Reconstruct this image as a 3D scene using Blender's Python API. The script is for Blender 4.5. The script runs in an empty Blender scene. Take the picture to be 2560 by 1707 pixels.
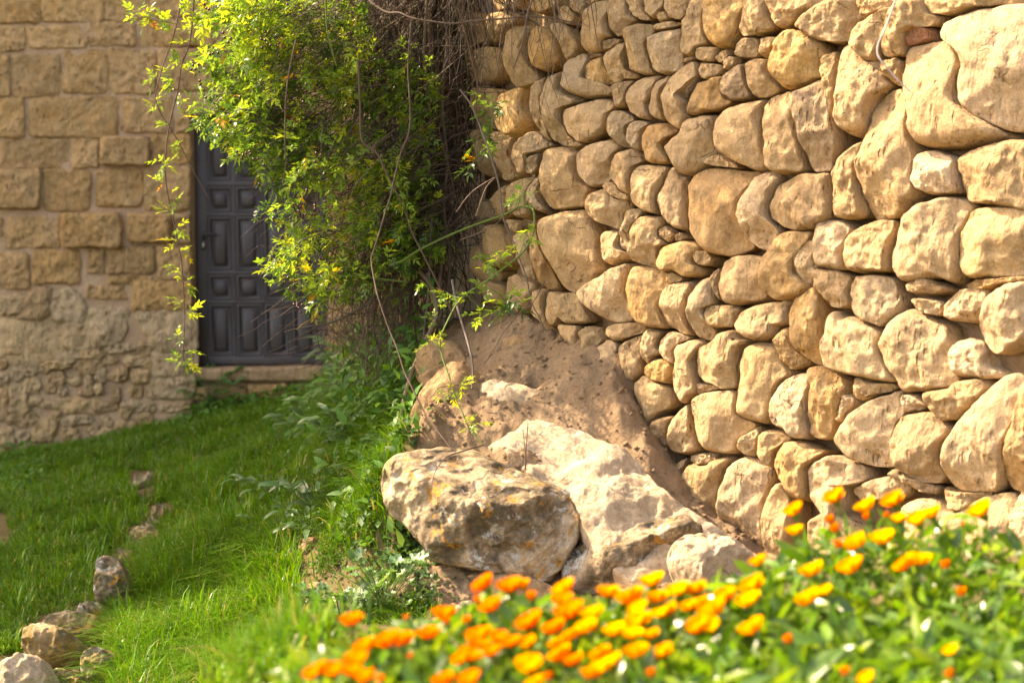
import bpy, math, random
import numpy as np
from mathutils import Vector, Matrix

random.seed(7)
RNG = np.random.default_rng(11)
scene = bpy.context.scene
COL = scene.collection

# ------------------------------------------------------------------ camera
FPX = 85.0 / 36.0 * 2560.0          # focal length in photo pixels
EYE = np.array([0.0, 0.0, 2.0])
PITCH = math.atan(553.5 / FPX)
cam_d = bpy.data.cameras.new("camera")
cam_d.lens = 85.0
cam_d.sensor_width = 36.0
cam_d.clip_start = 0.1
cam_d.clip_end = 2000.0
cam_d.dof.use_dof = True
cam_d.dof.focus_distance = 10.7
cam_d.dof.aperture_fstop = 2.9
cam_d.dof.aperture_blades = 9
cam = bpy.data.objects.new("camera", cam_d)
COL.objects.link(cam)
cam.location = EYE
cam.rotation_euler = (math.pi / 2 - PITCH, 0, 0)
scene.camera = cam

# ------------------------------------------------------------------ sky and sun
SUN_AZ, SUN_EL = 68.0, 43.0          # degrees left of the view direction, above the horizon
world = bpy.data.worlds.new("World")
scene.world = world
world.use_nodes = True
wn = world.node_tree
sky = wn.nodes.new("ShaderNodeTexSky")
sky.sky_type = 'NISHITA'
sky.sun_disc = False
sky.sun_elevation = math.radians(SUN_EL)
sky.sun_rotation = math.radians(-SUN_AZ)
sky.altitude = 600
sky.air_density = 1.0
sky.dust_density = 5.0
sky.ozone_density = 0.3
wn.links.new(sky.outputs[0], wn.nodes["Background"].inputs[0])
wn.nodes["Background"].inputs[1].default_value = 0.15

sun_d = bpy.data.lights.new("sun", 'SUN')
sun_d.energy = 3.0
sun_d.angle = math.radians(0.55)
sun_d.color = (1.0, 0.92, 0.78)
sun = bpy.data.objects.new("sun", sun_d)
COL.objects.link(sun)
SDIR = Vector((-math.sin(math.radians(SUN_AZ)) * math.cos(math.radians(SUN_EL)),
               math.cos(math.radians(SUN_AZ)) * math.cos(math.radians(SUN_EL)),
               math.sin(math.radians(SUN_EL))))
sun.rotation_euler = (-SDIR).to_track_quat('-Z', 'Y').to_euler()
sun.location = (-8, 8, 12)

vs = scene.view_settings
vs.view_transform = 'Standard'
vs.look = 'None'
vs.exposure = 2.32
vs.gamma = 1.0
vs.use_white_balance = True          # camera set for open shade
vs.white_balance_temperature = 8450
vs.white_balance_tint = 20
scene.render.engine = 'CYCLES'
scene.cycles.max_bounces = 6
scene.cycles.transparent_max_bounces = 6
scene.cycles.use_denoising = True

# ------------------------------------------------------------------ helpers
FWD = np.array([0, math.cos(PITCH), -math.sin(PITCH)])
UPV = np.array([0, math.sin(PITCH), math.cos(PITCH)])
RGT = np.array([1.0, 0, 0])


def rays(px, py):
    px = np.asarray(px, float)
    py = np.asarray(py, float)
    return FWD + RGT * ((px - 1280) / FPX)[..., None] + UPV * ((853.5 - py) / FPX)[..., None]


def at(px, py, Y):
    d = rays(px, py)
    return EYE + d * (np.asarray(Y, float) / d[..., 1])[..., None]


def _hash(ix, iy, iz, seed):
    h = (ix * 374761393 + iy * 668265263 + iz * 2147483647 + seed * 1274126177) & 0xffffffff
    h = ((h ^ (h >> 13)) * 1274126177) & 0xffffffff
    h = ((h ^ (h >> 16)) * 2246822519) & 0xffffffff
    return ((h ^ (h >> 15)) & 0xffffff) / float(0xffffff) * 2 - 1


def vnoise(p, seed=0):
    """Smooth value noise, about -1..1."""
    p = np.asarray(p, float)
    i = np.floor(p).astype(np.int64)
    f = p - i
    f = f * f * f * (f * (f * 6 - 15) + 10)
    r = 0
    for dx in (0, 1):
        for dy in (0, 1):
            for dz in (0, 1):
                w = (f[..., 0] if dx else 1 - f[..., 0]) * (f[..., 1] if dy else 1 - f[..., 1]) * (f[..., 2] if dz else 1 - f[..., 2])
                r = r + w * _hash(i[..., 0] + dx, i[..., 1] + dy, i[..., 2] + dz, seed)
    return r


def fbm(p, seed=0, octaves=4, gain=0.5, lac=2.03):
    a, s, t = 1.0, 0.0, 0.0
    p = np.asarray(p, float)
    for o in range(octaves):
        s = s + a * vnoise(p, seed + o * 17)
        t += a
        a *= gain
        p = p * lac + 3.7
    return s / t


def ridged(p, seed=0, octaves=4):
    a, s, t = 1.0, 0.0, 0.0
    p = np.asarray(p, float)
    for o in range(octaves):
        s = s + a * (1 - np.abs(vnoise(p, seed + o * 13)) * 2)
        t += a
        a *= 0.5
        p = p * 2.1 + 1.3
    return s / t


def mesh_np(name, V, F, smooth=True, mats=(), col=None, mat_idx=None):
    """V (n,3); F: list of (m,k) index arrays, k = 3 or 4."""
    me = bpy.data.meshes.new(name)
    V = np.asarray(V, np.float32)
    F = [np.asarray(f, np.int32) for f in F if len(f)]
    nl = sum(f.size for f in F)
    nf = sum(len(f) for f in F)
    me.vertices.add(len(V))
    me.vertices.foreach_set("co", V.ravel())
    me.loops.add(nl)
    me.loops.foreach_set("vertex_index", np.concatenate([f.ravel() for f in F]))
    me.polygons.add(nf)
    sizes = np.concatenate([np.full(len(f), f.shape[1], np.int32) for f in F])
    starts = np.concatenate([[0], np.cumsum(sizes)[:-1]]).astype(np.int32)
    me.polygons.foreach_set("loop_start", starts)
    if mat_idx is not None:
        me.polygons.foreach_set("material_index", np.asarray(mat_idx, np.int32))
    if smooth:
        me.polygons.foreach_set("use_smooth", np.ones(nf, bool))
    me.update(calc_edges=True)
    if col is not None:
        a = me.attributes.new("tint", 'FLOAT_COLOR', 'POINT')
        c = np.ones((len(V), 4), np.float32)
        c[:, :3] = col
        a.data.foreach_set("color", c.ravel())
    for m in mats:
        me.materials.append(m)
    return me


def link(name, me, parent=None, loc=None):
    o = bpy.data.objects.new(name, me)
    COL.objects.link(o)
    if loc is not None:
        o.location = loc
    if parent is not None:
        o.parent = parent
        pl = PLOC.get(parent.name)
        if pl is not None and loc is not None:
            o.location = Vector(loc) - pl
        elif pl is not None:
            o.location = -pl
    return o


PLOC = {}


def empty(name, loc=(0, 0, 0)):
    o = bpy.data.objects.new(name, None)
    COL.objects.link(o)
    o.location = loc
    o.empty_display_size = 0.1
    PLOC[o.name] = Vector(loc)
    return o


def tag(o, label=None, cat=None, group=None, kind=None):
    if label:
        o["label"] = label
    if cat:
        o["category"] = cat
    if group:
        o["group"] = group
    if kind:
        o["kind"] = kind
    return o


# ------------------------------------------------------------------ materials
class NT:
    def __init__(self, name):
        self.m = bpy.data.materials.new(name)
        self.m.use_nodes = True
        self.t = self.m.node_tree
        self.b = self.t.nodes["Principled BSDF"]
        self.out = self.t.nodes["Material Output"]

    def n(self, typ, **kw):
        nd = self.t.nodes.new(typ)
        for k, v in kw.items():
            if k.startswith("i_"):
                nd.inputs[k[2:].replace("_", " ")].default_value = v
            else:
                setattr(nd, k, v)
        return nd

    def l(self, a, b):
        self.t.links.new(a, b)

    def math(self, op, a, b=None, clamp=False):
        nd = self.n("ShaderNodeMath", operation=op, use_clamp=clamp)
        for i, v in enumerate((a, b)):
            if v is None:
                continue
            if isinstance(v, (int, float)):
                nd.inputs[i].default_value = v
            else:
                self.l(v, nd.inputs[i])
        return nd.outputs[0]

    def mix(self, fac, a, b, mode='MIX'):
        nd = self.n("ShaderNodeMix", data_type='RGBA', blend_type=mode)
        for s, v in ((nd.inputs[0], fac), (nd.inputs[6], a), (nd.inputs[7], b)):
            if isinstance(v, (int, float)):
                s.default_value = v
            elif isinstance(v, tuple):
                s.default_value = (*v, 1) if len(v) == 3 else v
            else:
                self.l(v, s)
        return nd.outputs[2]

    def ramp(self, fac, stops, interp='LINEAR'):
        nd = self.n("ShaderNodeValToRGB")
        nd.color_ramp.interpolation = interp
        el = nd.color_ramp.elements
        while len(el) < len(stops):
            el.new(0.5)
        for e, (p, c) in zip(el, stops):
            e.position = p
            e.color = (*c, 1) if isinstance(c, tuple) else (c, c, c, 1)
        self.l(fac, nd.inputs[0])
        return nd.outputs[0]

    def noise(self, vec, scale, detail=5.0, rough=0.55, dist=0.0):
        nd = self.n("ShaderNodeTexNoise")
        nd.inputs["Scale"].default_value = scale
        nd.inputs["Detail"].default_value = detail
        nd.inputs["Roughness"].default_value = rough
        nd.inputs["Distortion"].default_value = dist
        if vec is not None:
            self.l(vec, nd.inputs["Vector"])
        return nd.outputs["Fac"]

    def voro(self, vec, scale, feature='F1'):
        nd = self.n("ShaderNodeTexVoronoi", feature=feature)
        nd.inputs["Scale"].default_value = scale
        self.l(vec, nd.inputs["Vector"])
        return nd.outputs["Distance"]

    def bump(self, h, strength, dist, prev=None):
        nd = self.n("ShaderNodeBump")
        nd.inputs["Strength"].default_value = strength
        nd.inputs["Distance"].default_value = dist
        self.l(h, nd.inputs["Height"])
        if prev is not None:
            self.l(prev, nd.inputs["Normal"])
        return nd.outputs["Normal"]

    def obj_vec(self, stretch=(1, 1, 1)):
        tc = self.n("ShaderNodeTexCoord")
        oi = self.n("ShaderNodeObjectInfo")
        mp = self.n("ShaderNodeMapping")
        mp.inputs["Scale"].default_value = stretch
        self.l(tc.outputs["Object"], mp.inputs["Vector"])
        ad = self.n("ShaderNodeVectorMath", operation='ADD')
        self.l(mp.outputs[0], ad.inputs[0])
        r = self.math('MULTIPLY', oi.outputs["Random"], 91.7)
        self.l(r, ad.inputs[1])
        return ad.outputs[0], oi


def stone_material(name, pit=1.0, dark=(0.20, 0.125, 0.062), rough_amt=1.0):
    """Weathered sandstone; each stone's own colour comes from the object's colour."""
    k = NT(name)
    v, oi = k.obj_vec()
    v2, _ = k.obj_vec((1.0, 1.0, 0.35))
    base = oi.outputs["Color"]
    n1 = k.noise(v, 4.5, 6, 0.6, 0.4)
    n2 = k.noise(v, 17.0, 6, 0.65)
    n3 = k.noise(v2, 30.0, 5, 0.6, 0.3)
    c = k.mix(k.ramp(n1, [(0.36, 0.0), (0.66, 1.0)]), base, k.mix(0.5, base, (0.60, 0.43, 0.23)))
    c = k.mix(k.math('MULTIPLY', k.ramp(n2, [(0.50, 0.0), (0.70, 1.0)]), 0.6), c, dark)
    c = k.mix(k.math('MULTIPLY', k.ramp(n3, [(0.55, 0.0), (0.8, 1.0)]), 0.35), c, (0.64, 0.48, 0.28))
    lines = k.noise(k.obj_vec((2.5, 2.5, 14.0))[0], 4.0, 4, 0.6, 1.2)
    c = k.mix(k.math('MULTIPLY', k.ramp(lines, [(0.58, 0.0), (0.66, 1.0), (0.72, 0.0)]), 0.25), c, dark)
    grain = k.noise(v, 210.0, 3, 0.8)
    c = k.mix(k.math('MULTIPLY', k.ramp(grain, [(0.36, 1.0), (0.54, 0.0)]), 0.42), c, tuple(x * 0.8 for x in dark))
    c = k.mix(k.math('MULTIPLY', k.ramp(grain, [(0.56, 0.0), (0.72, 1.0)]), 0.30), c, (0.72, 0.58, 0.40))
    cv = k.n("ShaderNodeTexVoronoi", feature='DISTANCE_TO_EDGE')
    cv.inputs["Scale"].default_value = 5.5
    wv = k.n("ShaderNodeVectorMath", operation='ADD')
    wn_ = k.n("ShaderNodeTexNoise")
    wn_.inputs["Scale"].default_value = 9.0
    wn_.inputs["Detail"].default_value = 5.0
    k.l(v, wn_.inputs["Vector"])
    ws = k.n("ShaderNodeVectorMath", operation='SCALE')
    ws.inputs["Scale"].default_value = 0.12
    k.l(wn_.outputs["Color"], ws.inputs[0])
    k.l(v, wv.inputs[0])
    k.l(ws.outputs[0], wv.inputs[1])
    k.l(wv.outputs[0], cv.inputs["Vector"])
    cm = k.math('MULTIPLY', k.ramp(cv.outputs["Distance"], [(0.0, 1.0), (0.022, 0.0)]), k.ramp(k.noise(v, 5.0, 3), [(0.60, 0.0), (0.66, 1.0)]))
    c = k.mix(k.math('MULTIPLY', cm, 0.5), c, tuple(x * 0.45 for x in dark))
    k.l(c, k.b.inputs["Base Color"])
    k.b.inputs["Roughness"].default_value = 0.93
    k.b.inputs["Specular IOR Level"].default_value = 0.12
    # relief: grain, erosion pits, faint bedding
    g = k.noise(v, 130.0, 6, 0.7)
    e = k.noise(v2, 26.0, 7, 0.62, 0.6)
    pits = k.ramp(k.voro(v2, 34.0), [(0.02, 0.0), (0.32, 1.0)])
    pmask = k.ramp(k.noise(v, 6.0, 3), [(0.47, 0.0), (0.62, 1.0)])
    pm = k.math('MULTIPLY', k.math('MULTIPLY', k.math('SUBTRACT', 1.0, pits), pmask), oi.outputs["Alpha"])
    g2 = k.noise(v, 58.0, 6, 0.68, 0.4)
    nb = k.bump(g, 0.6 * rough_amt, 0.007)
    nb = k.bump(g2, 0.7 * rough_amt, 0.012, nb)
    nb = k.bump(e, 0.85 * rough_amt, 0.028, nb)
    nb = k.bump(k.math('SUBTRACT', 1.0, pm), 0.9 * pit, 0.03, nb)
    nb = k.bump(k.math('SUBTRACT', 1.0, cm), 0.8, 0.012, nb)
    k.l(nb, k.b.inputs["Normal"])
    return k.m


def boulder_material(name, lichen=1.0, pale=(0.60, 0.455, 0.28), stain=(0.115, 0.09, 0.055), amount=0.97):
    k = NT(name)
    tc = k.n("ShaderNodeTexCoord")
    v = tc.outputs["Object"]
    n1 = k.noise(v, 3.2, 7, 0.62, 0.5)
    n2 = k.noise(v, 11.0, 7, 0.68, 0.3)
    n3 = k.noise(v, 46.0, 5, 0.7)
    c = k.mix(k.ramp(n2, [(0.35, 0.0), (0.7, 1.0)]), pale, tuple(x * 0.72 for x in pale))
    m = k.math('MULTIPLY', k.ramp(n1, [(0.39, 0.0), (0.51, 1.0)]), amount)
    m = k.math('MULTIPLY', m, k.ramp(n2, [(0.36, 0.45), (0.56, 1.0)]))
    c = k.mix(m, c, stain)
    c = k.mix(k.math('MULTIPLY', k.ramp(n3, [(0.36, 1.0), (0.52, 0.0)]), 0.4), c, tuple(x * 0.6 for x in stain))
    if lichen > 0:
        lo = k.noise(v, 7.0, 5, 0.7, 0.2)
        lm = k.math('MULTIPLY', k.ramp(lo, [(0.57, 0.0), (0.60, 1.0)]), k.ramp(n3, [(0.42, 0.0), (0.52, 1.0)]))
        c = k.mix(k.math('MULTIPLY', lm, 0.85 * lichen), c, (0.52, 0.25, 0.035))
        mp = k.n("ShaderNodeMapping")
        mp.inputs["Location"].default_value = (5.3, 2.2, 9.1)
        k.l(v, mp.inputs["Vector"])
        lw = k.noise(mp.outputs[0], 8.5, 6, 0.7, 0.2)
        lwm = k.math('MULTIPLY', k.ramp(lw, [(0.57, 0.0), (0.60, 1.0)]), k.ramp(n3, [(0.40, 0.0), (0.55, 1.0)]))
        c = k.mix(k.math('MULTIPLY', lwm, 0.8 * lichen), c, (0.55, 0.56, 0.50))
        mp2 = k.n("ShaderNodeMapping")
        mp2.inputs["Location"].default_value = (1.3, 8.2, 4.1)
        k.l(v, mp2.inputs["Vector"])
        ly = k.noise(mp2.outputs[0], 6.0, 6, 0.7, 0.2)
        lym = k.math('MULTIPLY', k.ramp(ly, [(0.56, 0.0), (0.63, 1.0)]), k.ramp(n3, [(0.45, 0.0), (0.6, 1.0)]))
        c = k.mix(k.math('MULTIPLY', lym, 0.6 * lichen), c, (0.36, 0.30, 0.06))
    k.l(c, k.b.inputs["Base Color"])
    k.b.inputs["Roughness"].default_value = 0.93
    k.b.inputs["Specular IOR Level"].default_value = 0.12
    nb = k.bump(k.noise(v, 110.0, 6, 0.7), 0.6, 0.007)
    nb = k.bump(k.noise(v, 48.0, 6, 0.7, 0.4), 0.7, 0.012, nb)
    nb = k.bump(k.noise(v, 18.0, 8, 0.66, 0.5), 0.9, 0.035, nb)
    k.l(nb, k.b.inputs["Normal"])
    return k.m


def earth_material(name, c1, c2, scale=1.0, bumpd=0.02):
    k = NT(name)
    tc = k.n("ShaderNodeTexCoord")
    v = tc.outputs["Object"]
    n1 = k.noise(v, 2.2 * scale, 7, 0.6, 0.3)
    n2 = k.noise(v, 28.0 * scale, 7, 0.7)
    n3 = k.noise(v, 120.0 * scale, 4, 0.7)
    c = k.mix(k.ramp(n1, [(0.38, 0.0), (0.62, 1.0)]), c1, c2)
    c = k.mix(k.math('MULTIPLY', k.ramp(n2, [(0.5, 0.0), (0.75, 1.0)]), 0.55), c, tuple(x * 0.5 for x in c1))
    c = k.mix(k.math('MULTIPLY', k.ramp(n3, [(0.62, 0.0), (0.75, 1.0)]), 0.4), c, (0.55, 0.45, 0.33))
    k.l(c, k.b.inputs["Base Color"])
    k.b.inputs["Roughness"].default_value = 0.97
    k.b.inputs["Specular IOR Level"].default_value = 0.05
    nb = k.bump(n3, 0.6, 0.006)
    nb = k.bump(n2, 0.9, bumpd, nb)
    k.l(nb, k.b.inputs["Normal"])
    return k.m


def leaf_material(name, trans=0.45, gloss=0.35, attr=True, color=(0.1, 0.3, 0.03), spec=0.5, tr_gain=(1.25, 1.15, 0.5)):
    k = NT(name)
    if attr:
        a = k.n("ShaderNodeAttribute")
        a.attribute_name = "tint"
        c = a.outputs["Color"]
    else:
        oi = k.n("ShaderNodeObjectInfo")
        c = oi.outputs["Color"]
    k.l(c, k.b.inputs["Base Color"])
    k.b.inputs["Roughness"].default_value = gloss
    k.b.inputs["Specular IOR Level"].default_value = spec
    tr = k.n("ShaderNodeBsdfTranslucent")
    k.l(k.mix(1.0, c, tr_gain, 'MULTIPLY'), tr.inputs["Color"])
    mx = k.n("ShaderNodeMixShader")
    mx.inputs[0].default_value = trans
    k.l(k.b.outputs[0], mx.inputs[1])
    k.l(tr.outputs[0], mx.inputs[2])
    k.l(mx.outputs[0], k.out.inputs[0])
    return k.m


def plain_material(name, color, rough=0.8, spec=0.3, var=0.25, scale=20.0, attr=False, bump=0.0):
    k = NT(name)
    tc = k.n("ShaderNodeTexCoord")
    n = k.noise(tc.outputs["Object"], scale, 5, 0.6)
    if attr:
        a = k.n("ShaderNodeAttribute")
        a.attribute_name = "tint"
        c0 = a.outputs["Color"]
        c1 = k.mix(1.0, c0, tuple([1 - var] * 3), 'MULTIPLY')
    else:
        c0, c1 = color, tuple(x * (1 - var) for x in color)
    k.l(k.mix(k.ramp(n, [(0.35, 0.0), (0.65, 1.0)]), c0, c1), k.b.inputs["Base Color"])
    k.b.inputs["Roughness"].default_value = rough
    k.b.inputs["Specular IOR Level"].default_value = spec
    if bump:
        k.l(k.bump(n, 0.6, bump), k.b.inputs["Normal"])
    return k.m


M_STONE = stone_material("wall_sandstone")
M_ASHLAR = stone_material("ashlar_sandstone", pit=1.4, dark=(0.20, 0.115, 0.045), rough_amt=1.5)
M_BOULDER = boulder_material("lichen_boulder_rock")
M_ROCK = boulder_material("pale_outcrop_rock", lichen=0.2, pale=(0.64, 0.50, 0.33), stain=(0.36, 0.27, 0.17), amount=0.5)
M_SMOOTH = boulder_material("smooth_tan_rock", lichen=0.0, pale=(0.47, 0.31, 0.155), stain=(0.33, 0.21, 0.11), amount=0.7)
M_MOSSROCK = boulder_material("mossy_rock", lichen=0.5, pale=(0.46, 0.33, 0.18), stain=(0.15, 0.115, 0.04), amount=0.9)
M_CORE = earth_material("joint_earth", (0.25, 0.165, 0.09), (0.33, 0.225, 0.13), 1.0)
M_MORTAR = earth_material("pink_brown_mortar", (0.46, 0.315, 0.185), (0.52, 0.37, 0.235), 1.2, 0.02)
M_BANK = earth_material("dry_bank_earth", (0.30, 0.205, 0.12), (0.40, 0.285, 0.17), 1.6, 0.045)
M_SOIL = earth_material("lawn_soil", (0.16, 0.115, 0.06), (0.11, 0.10, 0.04), 1.0)
M_LEAF = leaf_material("rose_leaf", 0.6, 0.28, tr_gain=(1.35, 1.2, 0.6))
M_LEAFOBJ = leaf_material("rose_leaf_single", 0.6, 0.28, attr=False, tr_gain=(1.35, 1.2, 0.6))
M_GRASS = leaf_material("grass_blade", 0.4, 0.35, spec=0.4)
M_WEED = leaf_material("weed_leaf", 0.45, 0.5, spec=0.25)
M_BED = leaf_material("marigold_leaf", 0.45, 0.3, spec=0.6)
M_PETAL = leaf_material("marigold_petal", 0.45, 0.6, spec=0.2, tr_gain=(1.1, 1.1, 0.6))
M_TWIG = plain_material("dry_twig", (0.12, 0.085, 0.06), 0.7, 0.3, attr=True)
M_BERRY = plain_material("ripe_berry", (0.05, 0.004, 0.008), 0.25, 0.6)
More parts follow.
